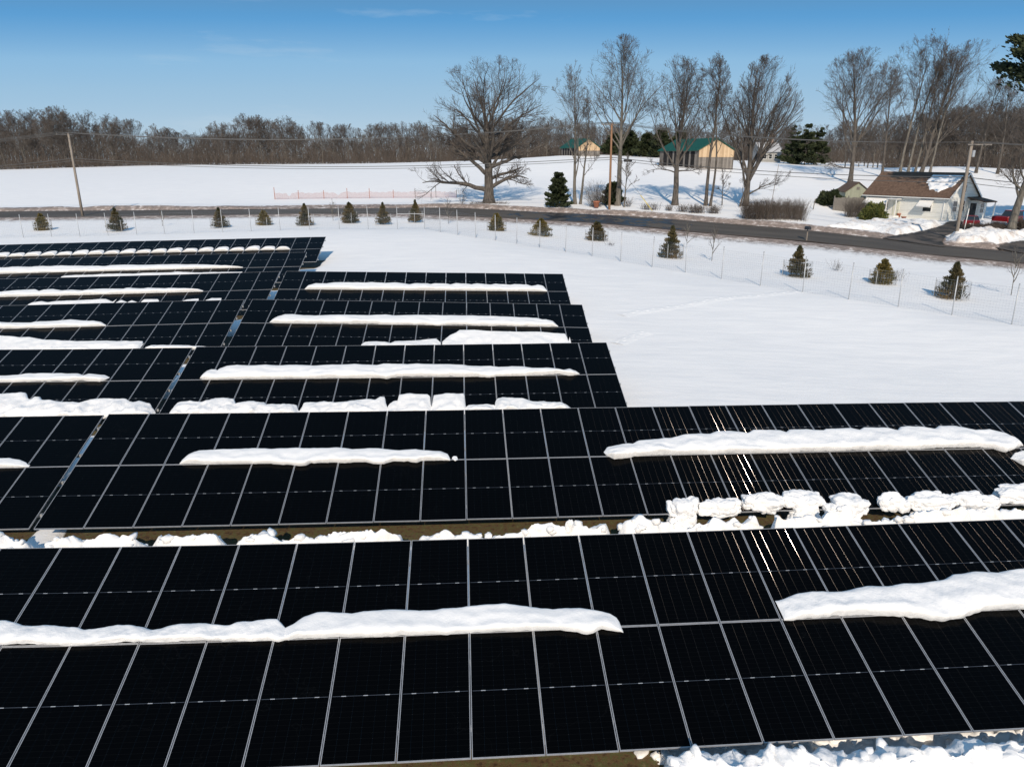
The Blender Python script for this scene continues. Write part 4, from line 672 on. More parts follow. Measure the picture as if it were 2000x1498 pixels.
# ------------------------------------------------------------------ far wood
ENV = np.array([(-300, 215), (0, 214), (60, 208), (130, 204), (200, 214), (230, 222), (300, 238), (370, 252), (405, 260), (440, 226), (480, 219), (540, 222), (610, 230), (650, 238), (700, 240), (760, 236), (830, 234), (900, 238), (1000, 222), (1060, 225), (1120, 234), (1200, 236), (1300, 238), (1400, 233), (1500, 240), (1600, 238), (1680, 226), (1740, 220), (1850, 205), (1900, 190), (2000, 178), (2300, 170)], float)
PROTO = []
for k in range(7):
    lb = limbs_auto(30+k, 11+k % 3, .26+.04*(k % 3), .92, 58-3*k, 26, .42-.01*k, .27)
    PROTO.append(tree_parts(300+k, 18, .24, lb, .78, n2=8, n3=5, n4=4, twig=.024, wig=.1, env=((0, 0, 11.2), (6.2-.4*(k % 3), 6.2-.4*(k % 3), 6.9))))
FARG = 'bare trees of the far wood'
FM = []
for k, (a, c) in enumerate(PROTO):
    t_ = mesh('trunk', *a, M['bark_pale' if k % 3 == 0 else 'bark'], None, True); c_ = mesh('crown', *c, M['twig_grey' if k % 2 else 'twig']); FM.append((t_, c_))
used = set(); rf = random.Random(99); ntree = 0
def far_tree(x, y, Ht, k, lab, grp=FARG):
    root = empty('far_tree', (x, y, g1(x, y)-.2), rf.uniform(0, 6.28)); s_ = Ht/18.; root.scale = (s_*rf.uniform(.85, 1.15), s_*rf.uniform(.85, 1.15), s_); tag(root, lab, 'tree', grp)
    for o in FM[k]:
        if k in used: o = o.copy(); C.objects.link(o)
        o.parent = root
    used.add(k)
px = -90.
while px < 2090:
    for row in range(2):
        x_ = px+rf.uniform(-9, 9)
        if px < 1000: yb = rf.uniform(259, 266)+row*20
        elif px < 1640: yb = rf.uniform(236, 250)+row*22
        else: yb = rf.uniform(178, 190)+row*24
        q = yat(x_, 315, yb); topv = np.interp(x_, ENV[:, 0], ENV[:, 1])+rf.choice([0, 2, 8, 16, 26, 34])*(1 if row else 1.25); gz = g1(q.x, q.y); q.z = gz; Ht = max(6, hgt(q, topv))
        far_tree(q.x, q.y, Ht, rf.randrange(7), 'bare grey-brown tree in the far wood along the left horizon' if px < 1000 else 'bare grey tree in the wood behind the barns' if px < 1640 else 'bare tree in the wood behind the white house', FARG if px < 1000 else 'bare trees behind the barns' if px < 1640 else 'bare trees behind the white house')
        ntree += 1
    px += 19
def brush(name, n, fx, hts, r, m, lab, seed, fan=.25, segs=2, K3=2):
    rg = np.random.default_rng(seed); x, y = fx(rg, n); z = G(x, y)-.1; Ht = hts(rg, n, x, y); D = rg.normal(size=(n, 3))*np.array([fan, fan, 0])+np.array([0, 0, 1.]); D /= np.linalg.norm(D, axis=1, keepdims=True)
    p0 = walk(rg, np.stack([x, y, z], -1), D, Ht, 3, .1, .02); r0_ = np.maximum(r*(np.linspace(1, .4, 4))[None], 0)*np.ones((n, 1)); c = children(rg, p0, r0_, Ht, K3, .3, .95, 34, .5, .7, r*.7, 2, .12, .05)
    V, Fc = join([sweep(p0, r0_, 3), sweep(c[0], c[1], 3)]); return mesh(name, V, Fc, M[m])
def fx(rg, n):
    pxs = rg.uniform(-150, 2150, n); dep = np.where(pxs < 1000, 255.5+rg.exponential(14, n), np.where(pxs < 1680, 240+rg.exponential(16, n), 176+rg.exponential(16, n))); return (pxs-1000)/F*dep*1.02, dep
o = brush('undergrowth', 15000, fx, lambda rg, n, x, y: rg.uniform(1., 4.6, n), .045, 'brush', '', 5, K3=3); tag(o, kind='stuff')
def fx2(rg, n):
    pxs = rg.uniform(-170, 2170, n); dep = np.where(pxs < 1680, 306+rg.uniform(0, 50, n), 250+rg.uniform(0, 40, n)); return (pxs-1000)/F*dep*1.02, dep
def h2(rg, n, x, y):
    pxs = x/y*F/1.02+1000; tv = np.interp(pxs, ENV[:, 0], ENV[:, 1]); k = y/(fw[1]-up[1]*0); 
    zt = ZC+y*np.tan(np.arctan((749-tv)/F)-PITCH); return np.maximum((zt-G(x, y))*rg.uniform(.3, .86, n)/1.25, 3)
o = brush('distant_wood', 13000, fx2, h2, .07, 'brush', '', 6, fan=.12, K3=3); tag(o, kind='stuff')
# ------------------------------------------------------------------ buildings
def siding_mat(name, c1, c2, per=.2, axis=2, depth=.02, rough=.7, nscale=3):
    m = mat(name, c1, rough, 0, .3); tc = N(m, 'ShaderNodeTexCoord'); sp = N(m, 'ShaderNodeSeparateXYZ'); L(m, tc.outputs['Object'], sp.inputs[0])
    src = sp.outputs[axis] if axis != 'xy' else math_(m, 'ADD', sp.outputs[0], sp.outputs[1])
    f = math_(m, 'FRACT', math_(m, 'DIVIDE', src, per)); n = N(m, 'ShaderNodeTexNoise', Scale=nscale, Detail=4); L(m, tc.outputs['Object'], n.inputs['Vector'])
    fl = math_(m, 'FLOOR', math_(m, 'DIVIDE', src, per)); wn = N(m, 'ShaderNodeTexWhiteNoise', noise_dimensions='1D'); L(m, fl, wn.inputs['W'])
    c = mixc(m, ramp(m, math_(m, 'ADD', math_(m, 'MULTIPLY', n.outputs[0], .5), math_(m, 'MULTIPLY', wn.outputs[0], .5)), [(.3, (0, 0, 0)), (.7, (1, 1, 1))]), c1, c2)
    c = mixc(m, math_(m, 'MULTIPLY', math_(m, 'LESS_THAN', f, .08), .45), c, tuple(x*.45 for x in c1)); L(m, c, P(m).inputs['Base Color'])
    b = N(m, 'ShaderNodeBump', Strength=.8, Distance=depth); L(m, f, b.inputs['Height']); L(m, b.outputs[0], P(m).inputs['Normal']); return m
M['siding'] = siding_mat('cream_siding', (.70, .70, .65), (.78, .78, .73), .22)
M['shed_siding'] = siding_mat('sage_siding', (.30, .32, .25), (.35, .37, .29), .16, 'xy')
M['shingle'] = noisy('brown_shingles', (.10, .062, .043), (.17, .112, .08), 3.5, .9, .6, .03, 8)
M['old_boards'] = siding_mat('old_grey_boards', (.12, .11, .10), (.235, .215, .195), .35, 'xy', .02, .9, 2)
M['new_boards'] = siding_mat('new_yellow_boards', (.44, .31, .19), (.60, .45, .29), .35, 'xy', .01, .8, 2)
M['dark_in'] = mat('barn_inside_shade', (.035, .034, .036), .9)  # near-black colour stands in for the unlit barn interior
def gable_house(root, W, Dp, hw, hr, wallm, roofm, ov=.3, rt=.12, split=None, name_wall='wall'):
    """ridge along local x; front is y=0"""
    b = MB(); b.add([(0, 0, -1.), (W, 0, -1.), (W, Dp, -1.), (0, Dp, -1.), (0, 0, hw), (W, 0, hw), (W, Dp, hw), (0, Dp, hw), (0, Dp/2, hr), (W, Dp/2, hr)],
        [(0, 1, 5, 4), (2, 3, 7, 6), (1, 2, 6, 9, 5), (3, 0, 4, 8, 7), (4, 5, 9, 8), (6, 7, 8, 9)]); wall = b.build(name_wall, wallm, root)
    sl_ = (hr-hw)/(Dp/2); b = MB()
    y0, z0 = -ov, hw-ov*sl_; n = Vector((0, -sl_, 1)).normalized()*rt
    for y, sg in ((y0, 1), (Dp+ov, -1)):
        A = [Vector((-ov, y, z0)), Vector((W+ov, y, z0)), Vector((W+ov, Dp/2, hr)), Vector((-ov, Dp/2, hr))]; nn = Vector((0, n.y*sg, n.z)); Bq = [a+nn for a in A]
        Bq[2] = A[2]+Vector((0, 0, rt*1.15)); Bq[3] = A[3]+Vector((0, 0, rt*1.15)); A = [a+Vector((0, 0, .012)) for a in A]
        f = [(0, 3, 2, 1), (4, 5, 6, 7), (0, 1, 5, 4), (1, 2, 6, 5), (3, 0, 4, 7)]
        b.add(A+Bq, f if sg > 0 else [tuple(reversed(q)) for q in f])
    roof = b.build('roof', roofm, root); return wall, roof
def window(root, x, z, w_, h, y=0., face='front', X=0., panes=(2, 2), name='window', rows=1):
    fr_ = MB(); g = MB(); t = .07
    def tr(u, d, v): return (u, y-d, v) if face == 'front' else (X+d, u, v)
    def bx(mb, u0, u1, d0, d1, v0, v1):
        c = [tr(u, d, v) for v in (v0, v1) for u, d in ((u0, d0), (u1, d0), (u1, d1), (u0, d1))]; mb.add(c, [(0, 1, 2, 3), (7, 6, 5, 4), (0, 4, 5, 1), (1, 5, 6, 2), (2, 6, 7, 3), (3, 7, 4, 0)])
    for a in ((x-t, x, z-t, z+h+t), (x+w_, x+w_+t, z-t, z+h+t), (x, x+w_, z-t, z), (x, x+w_, z+h, z+h+t)): bx(fr_, a[0], a[1], 0.002, .06, a[2], a[3])
    for k in range(1, panes[0]): u = x+w_*k/panes[0]; bx(fr_, u-.025, u+.025, .012, .045, z, z+h)
    for k in range(1, panes[1]): v = z+h*k/panes[1]; bx(fr_, x, x+w_, .014, .047, v-.025, v+.025)
    bx(g, x, x+w_, .003, .011, z, z+h); o = g.build(name, M['glass'], root); fr_.build('window_frame', M['white'], o); return o
# white house ------------------------------------------------------
Bc = at(1846, 432); Ac = Bc+Vector((-.53, .848, 0))*(Bc.y/93*11.2); dv = (Ac-Bc); dv.z = 0; Wd = dv.length; ang_ = math.atan2(-dv.y, -dv.x)
hz_ = (Ac.z+Bc.z)/2; house = empty('white_house', (Ac.x, Ac.y, hz_), ang_); tag(house, 'small cream sided house with a brown roof and metal awnings', 'house')
hw, Dp = 3.05, Wd*.62; hr = hw+2.75
gable_house(house, Wd, Dp, hw, hr, M['siding'], M['shingle'], .32, .1)
b = MB(); b.box(-.34, Wd+.34, -.44, -.325, hw-.36, hw-.24); b.build('gutter', M['white'], house)
b = MB(); b.box(Wd-.5, Wd-.41, -.09, -.004, 0, hw-.25); b.build('downspout', M['white'], house)
b = MB(); s_ = (hr-hw)/(Dp/2)
for yy0, yy1 in ((-.33, Dp/2), (Dp+.33, Dp/2)): b.bar((Wd+.335, yy0, hw-.33*s_+.02), (Wd+.335, yy1, hr+.02), .03, .2)
b.build('bargeboard', M['white'], house)
window(house, Wd*.08, 1.0, Wd*.22, 1.15, panes=(3, 1)); window(house, Wd*.725, 1.05, Wd*.095, 1.05, panes=(1, 2))
window(house, Dp*.16, 1.1, 1.0, 1.3, face='side', X=Wd, panes=(1, 2)); window(house, Dp*.42, 1.1, 1.0, 1.3, face='side', X=Wd, panes=(1, 2)); window(house, Dp*.42, 3.5, .8, .9, face='side', X=Wd, panes=(1, 2))
def awning(x0, x1, zt, zb, dp, root, m=M['white']):
    b = MB(); b.add([(x0, -.004, zt), (x1, -.004, zt), (x1+.05, -dp, zb), (x0-.05, -dp, zb), (x0, -.004, zt-.05), (x1, -.004, zt-.05), (x1+.05, -dp, zb-.14), (x0-.05, -dp, zb-.14)], [(0, 1, 2, 3), (7, 6, 5, 4), (3, 2, 6, 7), (0, 3, 7, 4), (1, 5, 6, 2), (0, 4, 5, 1)])
    n = int((x1-x0)/.16)
    for k in range(n+1): x = x0+(x1-x0)*k/n; b.bar((x, -.02, zt+.012), (x, -dp+.01, zb+.012), .03, .02)
    return b.build('awning', m, root)
awning(Wd*.035, Wd*.325, hw-.42, hw-1.15, 1.15, house); awning(Wd*.69, Wd*.845, hw-.42, hw-1.25, .95, house)
b = MB(); b.box(Wd*.335, Wd*.47, -1.3, -.004, hw-.62, hw-.52); b.box(Wd*.34, Wd*.35, -1.25, -1.17, 0, hw-.62); b.box(Wd*.455, Wd*.465, -1.25, -1.17, 0, hw-.62); b.build('porch_roof', M['white'], house)
b = MB(); b.box(Wd*.37, Wd*.445, -.07, -.003, 0, 2.1); d_ = b.build('door', mat('door_paint', (.62, .62, .52), .5), house)
b = MB(); b.box(Wd*.435, Wd*.44, -.12, -.07, .95, 1.05); b.build('handle', M['steel'], d_)
b = MB(); b.box(Wd*.33, Wd*.46, -1.35, -.08, -.5, .28); b.build('step', M['white'], house)
# side porch at the back right corner
b = MB(); X0 = Wd+.004; b.add([(X0, Dp*.62, 2.75), (X0, Dp*1.02, 2.75), (X0+2.4, Dp*1.02, 2.25), (X0+2.4, Dp*.62, 2.25), (X0, Dp*.62, 2.87), (X0, Dp*1.02, 2.87), (X0+2.4, Dp*1.02, 2.37), (X0+2.4, Dp*.62, 2.37)], [(0, 1, 2, 3), (7, 6, 5, 4), (3, 2, 6, 7), (0, 3, 7, 4), (1, 5, 6, 2), (0, 4, 5, 1)])
b.build('porch_roof', M['shingle'], house)
b = MB()
for yy in (Dp*.63, Dp*1.0): b.box(X0+2.2, X0+2.32, yy-.06, yy+.06, -.6, 2.27)
b.build('porch_post', M['white'], house)
b = MB(); b.box(X0, X0+1.3, Dp*.72, Dp*.99, -.6, 2.45); b.build('porch_wall', M['siding'], house); window(house, Dp*.76, .9, .9, 1.2, face='side', X=X0+1.3, panes=(2, 2)); window(house, X0+.2, .5, .8, 1.6, y=Dp*.72, panes=(1, 1))
# snow left on the roof
def roof_snow(root, W, Dp, hw, hr, ox, u0, u1, v0, v1, label, seed, T=.12, rt=.1):
    n, k = 46, 26; u = np.linspace(0, 1, n)[:, None]+np.zeros(k); v = np.linspace(0, 1, k)[None]+np.zeros((n, 1))
    wob = .16*fbm(u*6, v*0, 1.2, seed); low = v1-(v1-v0)*(.55*np.abs(u-.55)**1.4*2.2); vv = v0+(np.maximum(low+wob*(v1-v0)*1.6, v0+.05)-v0)*v
    uu = u0+(u1-u0)*(u+.05*fbm(v*4, u*0, .8, seed+3)); edge = np.minimum(np.minimum(u, 1-u)*8, np.minimum(v, 1-v)*6).clip(0, 1)**.5; h = T*edge+.02*fbm(uu*9, vv*5, 1, seed)*edge
    nrm = math.hypot(hr-hw, Dp/2); X = uu*W; Y = Dp/2-vv*Dp/2-h*(hr-hw)/nrm; Z = hr-vv*(hr-hw)+rt*1.12+h*(Dp/2)/nrm
    i = np.arange(n-1)[:, None]*k+np.arange(k-1)[None]; Fc = np.stack([i, i+1, i+k+1, i+k], -1).reshape(-1, 4)
    c, s = math.cos(root.rotation_euler.z), math.sin(root.rotation_euler.z); Vw = np.stack([root.location.x+X*c-Y*s, root.location.y+X*s+Y*c, root.location.z+Z], -1).reshape(-1, 3)
    ct = Vw.mean(0); o = mesh('roof_snow', Vw-ct, Fc, M['snow'], smooth=True); o.location = ct; return tag(o, label, 'snow')
roof_snow(house, Wd, Dp, hw, hr, 0, .62, .97, .12, .84, 'melting patch of snow at the right end of the brown house roof', 4)
# sage shed with red window trim, left of the house
S0 = at(1648, 402); sh = empty('garden_shed', (S0.x, S0.y, S0.z-.2), R(-10)); tag(sh, 'small sage green shed with a gable roof left of the white house', 'shed')
def gable_front(root, W, Dp, hw, hr, wm, rm, ov=.2, rt=.08):
    b = MB(); b.add([(0, 0, -1), (W, 0, -1), (W, Dp, -1), (0, Dp, -1), (0, 0, hw), (W, 0, hw), (W, Dp, hw), (0, Dp, hw), (W/2, 0, hr), (W/2, Dp, hr)], [(0, 1, 5, 8, 4), (2, 3, 7, 9, 6), (1, 2, 6, 5), (3, 0, 4, 7), (5, 6, 9, 8), (7, 4, 8, 9)]); wl = b.build('wall', wm, root)
    b = MB(); s = (hr-hw)/(W/2)
    for sg in (0, 1):
        xe = -ov if sg == 0 else W+ov; A = [Vector((xe, -ov, hw-ov*s+.012)), Vector((W/2, -ov, hr+.012)), Vector((W/2, Dp+ov, hr+.012)), Vector((xe, Dp+ov, hw-ov*s+.012))]; Bq = [a+Vector((0, 0, rt*1.2)) for a in A]
        f = [(0, 3, 2, 1), (4, 5, 6, 7), (0, 1, 5, 4), (2, 3, 7, 6), (3, 0, 4, 7)]; b.add(A+Bq, f if sg == 0 else [tuple(reversed(q)) for q in f])
    return wl, b.build('roof', rm, root)
shw = 3.3; shh = hgt(S0, 373)+.2
gable_front(sh, shw, 5.2, shh-.1, shh+1.15, M['shed_siding'], M['shingle'])
o = window(sh, 3.0, .9, .8, 1.0, face='side', X=shw, panes=(2, 2)); b = MB()
for yy in (2.72, 3.82): b.box(shw+.003, shw+.05, yy, yy+.24, .85, 1.95)
b.build('shutter', M['terra'], sh)
b = MB(); b.box(shw/2-.2, shw/2+.2, -.04, -.003, shh+.15, shh+.55); b.build('gable_vent', M['grey_wood'], sh)
# barns -------------------------------------------------------------
def barn(px_l, px_r, py_b, py_eave, py_ridge, px_back, y, label, seed, right_new=True):
    """gable end faces right-front; long side runs back to the left"""
    p0 = yat(px_l, py_b, y); p1 = yat(px_r, py_b, y-1.2); w_ = (p1-p0).length; a = math.atan2(p1.y-p0.y, p1.x-p0.x); gz = g1((p0.x+p1.x)/2, y)
    root = empty('barn', (p0.x, p0.y, min(gz, p0.z)), a); tag(root, label, 'barn'); hb = root.location.z; pe = yat(px_l, py_eave, y); pr = yat((px_l+px_r)/2, py_ridge, y); he, hr_ = pe.z-hb, pr.z-hb
    pbk = (px_l-px_back)/F*y; Dp_ = pbk/math.sin(R(40)); sk = -math.tan(R(50))      # long side leans back to the left
    q = R(128)-a; ux, uy = math.cos(R(133)-a*0), math.sin(R(133)); bx_, by_ = ux*Dp_, uy*Dp_
    o = Vector((bx_, by_, 0)); f = [Vector((0, 0, -1.5)), Vector((w_, 0, -1.5)), Vector((w_, 0, he)), Vector((w_/2, 0, hr_)), Vector((0, 0, he))]
    zc = he*.62
    b = MB(); b.add([f[0], f[1], Vector((w_, 0, zc)), Vector((0, 0, zc))], [(0, 1, 2, 3)]); V2 = [f[0], f[4], f[4]+o, f[0]+o, f[1], f[2], f[2]+o, f[1]+o, f[3]+o]; b.add(V2, [(0, 1, 2, 3), (7, 6, 5, 4), (3, 2, 8, 6, 7)]); b.build('wall', M['old_boards'], root)
    b = MB(); b.add([Vector((0, -.05, zc)), Vector((w_, -.05, zc)), Vector((w_, -.05, he)), Vector((w_/2, -.05, hr_)), Vector((0, -.05, he)), Vector((0, 0.02, zc)), Vector((w_, 0.02, zc)), Vector((w_, 0.02, he)), Vector((w_/2, 0.02, hr_)), Vector((0, 0.02, he))], [(0, 1, 2, 3, 4), (0, 5, 6, 1), (1, 6, 7, 2), (4, 9, 5, 0)]); b.build('gable_boards', M['new_boards'], root)
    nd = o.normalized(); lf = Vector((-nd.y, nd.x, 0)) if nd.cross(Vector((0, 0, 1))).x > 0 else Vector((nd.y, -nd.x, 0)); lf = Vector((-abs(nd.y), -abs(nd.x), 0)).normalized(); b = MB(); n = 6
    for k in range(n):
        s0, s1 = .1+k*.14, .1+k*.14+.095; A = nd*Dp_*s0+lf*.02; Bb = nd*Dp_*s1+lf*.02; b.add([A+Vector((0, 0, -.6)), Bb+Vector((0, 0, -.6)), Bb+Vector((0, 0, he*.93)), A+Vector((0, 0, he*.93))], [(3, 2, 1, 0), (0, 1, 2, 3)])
    b.build('open_bay_shade', M['dark_in'], root)  # flat dark sheets on the closed wall, painting the shade inside open bays
    b = MB(); ovx = .35; s = (hr_-he)/(w_/2); e = Vector((0, -.35, 0)); t_ = Vector((0, 0, .16))
    for sg in (0, 1):
        xe = -ovx if sg == 0 else w_+ovx; A = [Vector((xe, 0, he-ovx*s+.02))+e, Vector((w_/2, 0, hr_+.02))+e, Vector((w_/2, 0, hr_+.02))+o*1.02, Vector((xe, 0, he-ovx*s+.02))+o*1.02]; fq = [(0, 3, 2, 1), (4, 5, 6, 7), (0, 1, 5, 4), (2, 3, 7, 6), (3, 0, 4, 7)]; b.add(A+[v+t_ for v in A], fq if sg == 0 else [tuple(reversed(q_)) for q_ in fq])
    b.build('roof', M['green_roof'], root)
barn(1363, 1431, 331, 293, 272, 1296, 146, 'larger weathered barn with a green roof and new yellow gable boards', 1)
barn(1129, 1171, 306, 288, 272, 1092, 186, 'smaller distant barn with a green roof, seen left of the brown utility pole', 2)
# far cottage
q = yat(1484, 317, 224); q.z = g1(q.x, q.y); fh = empty('far_cottage', q, R(6)); tag(fh, 'distant pale cottage with a chimney in front of the dark pines', 'house')
M['pale'] = siding_mat('pale_siding', (.27, .27, .26), (.34, .34, .33), .25); M['snowroof'] = mat('snowy_grey_roof', (.42, .43, .45), .8)
w0 = (1522-1484)/F*224*1.05; gable_house(fh, w0, 7, 2.9, 5.4, M['pale'], M['snowroof'], .3, .15)
b = MB(); b.box(w0*.62, w0*.62+1.1, 3.0, 4.0, 3.5, 8.0); b.build('chimney', noisy('chimney_brick', (.30, .22, .18), (.4, .3, .25), 4, .9, 0), fh)
b = MB(); b.box(w0*.5, w0*1.12, 5.2, 7.6, 0, 4.8); b.box(w0*.48, w0*1.14, 5.0, 7.8, 4.8, 5.05); b.build('rear_wing', M['pale'], fh)
for k in range(3): window(fh, w0*(.15+.27*k), .9, .9, 1.2, panes=(1, 2))
# ------------------------------------------------------------------ utility poles and wires
def pole(px, py, top, rad, label, m, lean=(0, 0), arm=None, tip=None):
    p = at(px, py); r2 = ray(*tip); y = p.y; tp_ = Vector((r2[0]/r2[1]*y, y, ZC+r2[2]/r2[1]*y)); root = empty('utility_pole', p); tag(root, label, 'utility pole'); d = tp_-p
    b = MB(); b.tube([Vector((0, 0, -.5))-d*.02, d*.35, d*.7, d], [rad, rad*.9, rad*.8, rad*.68], 12); b.build('pole', m, root, True)
    return p, d, root
p1, d1, u1 = pole(161.5, 422, 262, .17, 'weathered leaning utility pole beside the road at the left', M['wood_pole'], tip=(133, 260))
p2, d2, u2 = pole(1190, 410.5, 243, .17, 'reddish brown utility pole at the roadside in the middle', M['pole_brown'], tip=(1195, 241))
p3, d3, u3 = pole(1866, 469, 277, .2, 'pale utility pole leaning right in the snow bank before the white house', M['wood_pole'], tip=(1899, 276))
arms = {}
for nm, u, d, dirv, zz in (('a', u1, d1, Vector((.35, 1, 0)).normalized(), .98), ('b', u2, d2, Vector((1, .35, 0)).normalized(), .985), ('c', u3, d3, Vector((1, -.15, 0)).normalized(), .965)):
    b = MB(); c = d*zz+Vector((0, -.15, 0)); hl = 1.15; 
    off = dirv*.7 if nm == 'c' else Vector((-.35, 0, 0)) if nm == 'b' else Vector((-.4, 0, 0)); b.bar(c-dirv*hl+off, c+dirv*hl+off, .1, .13); o = b.build('crossarm', M['grey_wood'], u)
    pts = []
    for k in (-1, -.15, .9):
        b = MB(); q = c+dirv*hl*k*.92+off; b.tube([q+Vector((0, 0, .06)), q+Vector((0, 0, .14)), q+Vector((0, 0, .17)), q+Vector((0, 0, .26))], [.03, .065, .04, .05], 8); b.build('insulator', M['cable'], u); pts.append(u.location+q+Vector((0, 0, .26)))
    arms[nm] = pts
b = MB(); b.tube([d3*.88+Vector((.28, -.1, -.35)), d3*.88+Vector((.28, -.1, .3))], .16, 12); b.build('bracket_can', M['steel'], u3)
b = MB(); b.tube([d2*.93+Vector((.5, -.05, -.1)), d2*.93+Vector((.5, -.05, .22))], .09, 10); b.tube([d2*.93+Vector((-.5, -.05, -.1)), d2*.93+Vector((-.5, -.05, .22))], .09, 10); b.bar(d2*.93+Vector((-.6, 0, 0)), d2*.93+Vector((.6, 0, 0)), .07); b.build('fuse_bracket', M['cable'], u2)
far_l = [Vector(arms['a'][k])+(Vector(arms['a'][k])-Vector(arms['b'][k])).normalized()*0 for k in range(3)]
pl_ = [yat(-260, 284+4*k, p1.y-2+k) for k in range(3)]; pr_ = [yat(2380, 284+3*k, 66+k) for k in range(3)]
def cable(name, A, B, sag, r, lab, grp='overhead power and telephone cables', n=24):
    b = MB(); A, B = Vector(A), Vector(B); pts = [A.lerp(B, t)-Vector((0, 0, sag*4*t*(1-t))) for t in [k/n for k in range(n+1)]]; b.tube([q-A for q in pts], r, 5); o = b.build(name, M['cable'], None, True); o.location = A; return tag(o, lab, 'cable', grp)
nm3 = ('left', 'middle', 'right')
for k in range(3):
    cable('power_line', pl_[k], arms['a'][k], .4, .026, 'thin power line entering from the left to the leaning pole top', 'power lines left of the leaning pole')
    cable('power_line', arms['a'][k], arms['b'][k], 1.5-.06*k, .026, 'thin power line strung between the leaning pole and the brown pole', 'power lines from the leaning pole to the brown pole')
    cable('power_line', arms['b'][k], arms['c'][k], .8, .026, 'thin power line strung between the brown pole and the pale pole', 'power lines from the brown pole to the pale pole')
    cable('power_line', arms['c'][k], pr_[k], .3, .026, 'thin power line leaving the pale pole to the right edge', 'power lines right of the pale pole')
def onp(p, d, f): return p+d*f
for j, (f1, f2, f3, r) in enumerate(((.70, .615, .645, .04), (.672, .59, .59, .03))):
    w_ = ('thick upper', 'thin lower')[j]
    cable('telephone_cable', yat(-260, 330+6*j, p1.y), onp(p1, d1, f1), .5, r, w_+' telephone cable at the left edge, below the power lines')
    cable('telephone_cable', onp(p1, d1, f1), onp(p2, d2, f2), 1.1, r, w_+' telephone cable between the leaning pole and the brown pole')
    cable('telephone_cable', onp(p2, d2, f2), onp(p3, d3, f3), .6, r, w_+' telephone cable between the brown pole and the pale pole')
    cable('telephone_cable', onp(p3, d3, f3), yat(2380, 372+14*j, 66), .4, r, w_+' telephone cable right of the pale pole')
A_, B_ = onp(p2, d2, .615), onp(p3, d3, .645); q = A_.lerp(B_, .06)-Vector((0, 0, .3)); b = MB(); b.tube([(-.55, 0, 0), (-.45, 0, 0), (.45, 0, 0), (.55, 0, 0)], [.08, .17, .17, .08], 10); o = b.build('splice_case', M['black'], None, True); o.location = q; tag(o, 'black splice case hanging on the telephone cable right of the brown pole', 'cable box')
cable('guy_wire', onp(p2, d2, .63), at(1274, 412), 0, .015, 'guy wire slanting from the brown pole down to the snow on its right')
p_ = at(1274, 412); t_ = (onp(p2, d2, .63)-p_).normalized(); b = MB(); b.tube([p_-p_, t_*2.6], .05, 8); o = b.build('guy_guard', mat('yellow_plastic', (.6, .48, .12), .5), None, True); o.location = p_; tag(o, 'yellow guard sleeve on the guy wire near the ground', 'guard')
# ------------------------------------------------------------------ cedars with wire cages
def foliage(n, fpos, size, seed, up_=.5, aspect=.35):
    """many small leaf sprays; fpos(rg,n) gives positions and outward directions"""
    rg = np.random.default_rng(seed); Pp, D = fpos(rg, n); D = D+rg.normal(size=D.shape)*.35; D[:, 2] += up_; D /= np.linalg.norm(D, axis=1, keepdims=True); U = rnd_perp(rg, D); s_ = (size*rg.uniform(.5, 1.3, n))[:, None]
    V = np.stack([Pp-U*s_*aspect*.4, Pp+U*s_*aspect*.4, Pp+D*s_*.6+U*s_*aspect*.5, Pp+D*s_, Pp+D*s_*.55-U*s_*aspect*.5], 1).reshape(-1, 3); i = np.arange(n)[:, None]*5; Fc = np.concatenate([i+[[0, 1, 2, 3]], i+[[0, 3, 4, 4]]], 0)
    return V, np.concatenate([i+np.array([[0, 1, 2]]), i+np.array([[0, 2, 3]]), i+np.array([[0, 3, 4]])], 0)
def cedar_mesh(seed, tall=1., flare=1.):
    rs = np.random.default_rng(seed); nb = 90; bt = rs.uniform(0, 1, nb)**.85; ba = rs.uniform(0, 6.283, nb)
    def prof(t): return flare*(.50*(1-t)**(.75 if tall < 1.2 else 1.05)*(.72+.28*np.minimum(t/.12, 1)))+.015
    def f(rg, n):
        k = rg.integers(0, nb, n); t = bt[k]; R_ = prof(t)*(1+(.22 if tall < 1.2 else .42)*np.sin(ba[k]*3+k*1.7)); s = rg.uniform(.05, 1, n)**.6; a = ba[k]+rg.normal(size=n)*.5; z = t*.96+.10*s*R_+rg.normal(size=n)*.02+.02; x = np.cos(a)*R_*s; y = np.sin(a)*R_*s
        return np.stack([x, y, np.clip(z, .01, 1.)], -1), np.stack([np.cos(a), np.sin(a), .5+0*a], -1)
    V, Fc = foliage(8000, f, .062, seed, .55); return V, Fc
CM = [cedar_mesh(700+k, (1., 1.3, 1.1, 1.5, 1.0)[k], (1., .9, 1.1, .95, 1.15)[k]) for k in range(5)]; CMo = {}
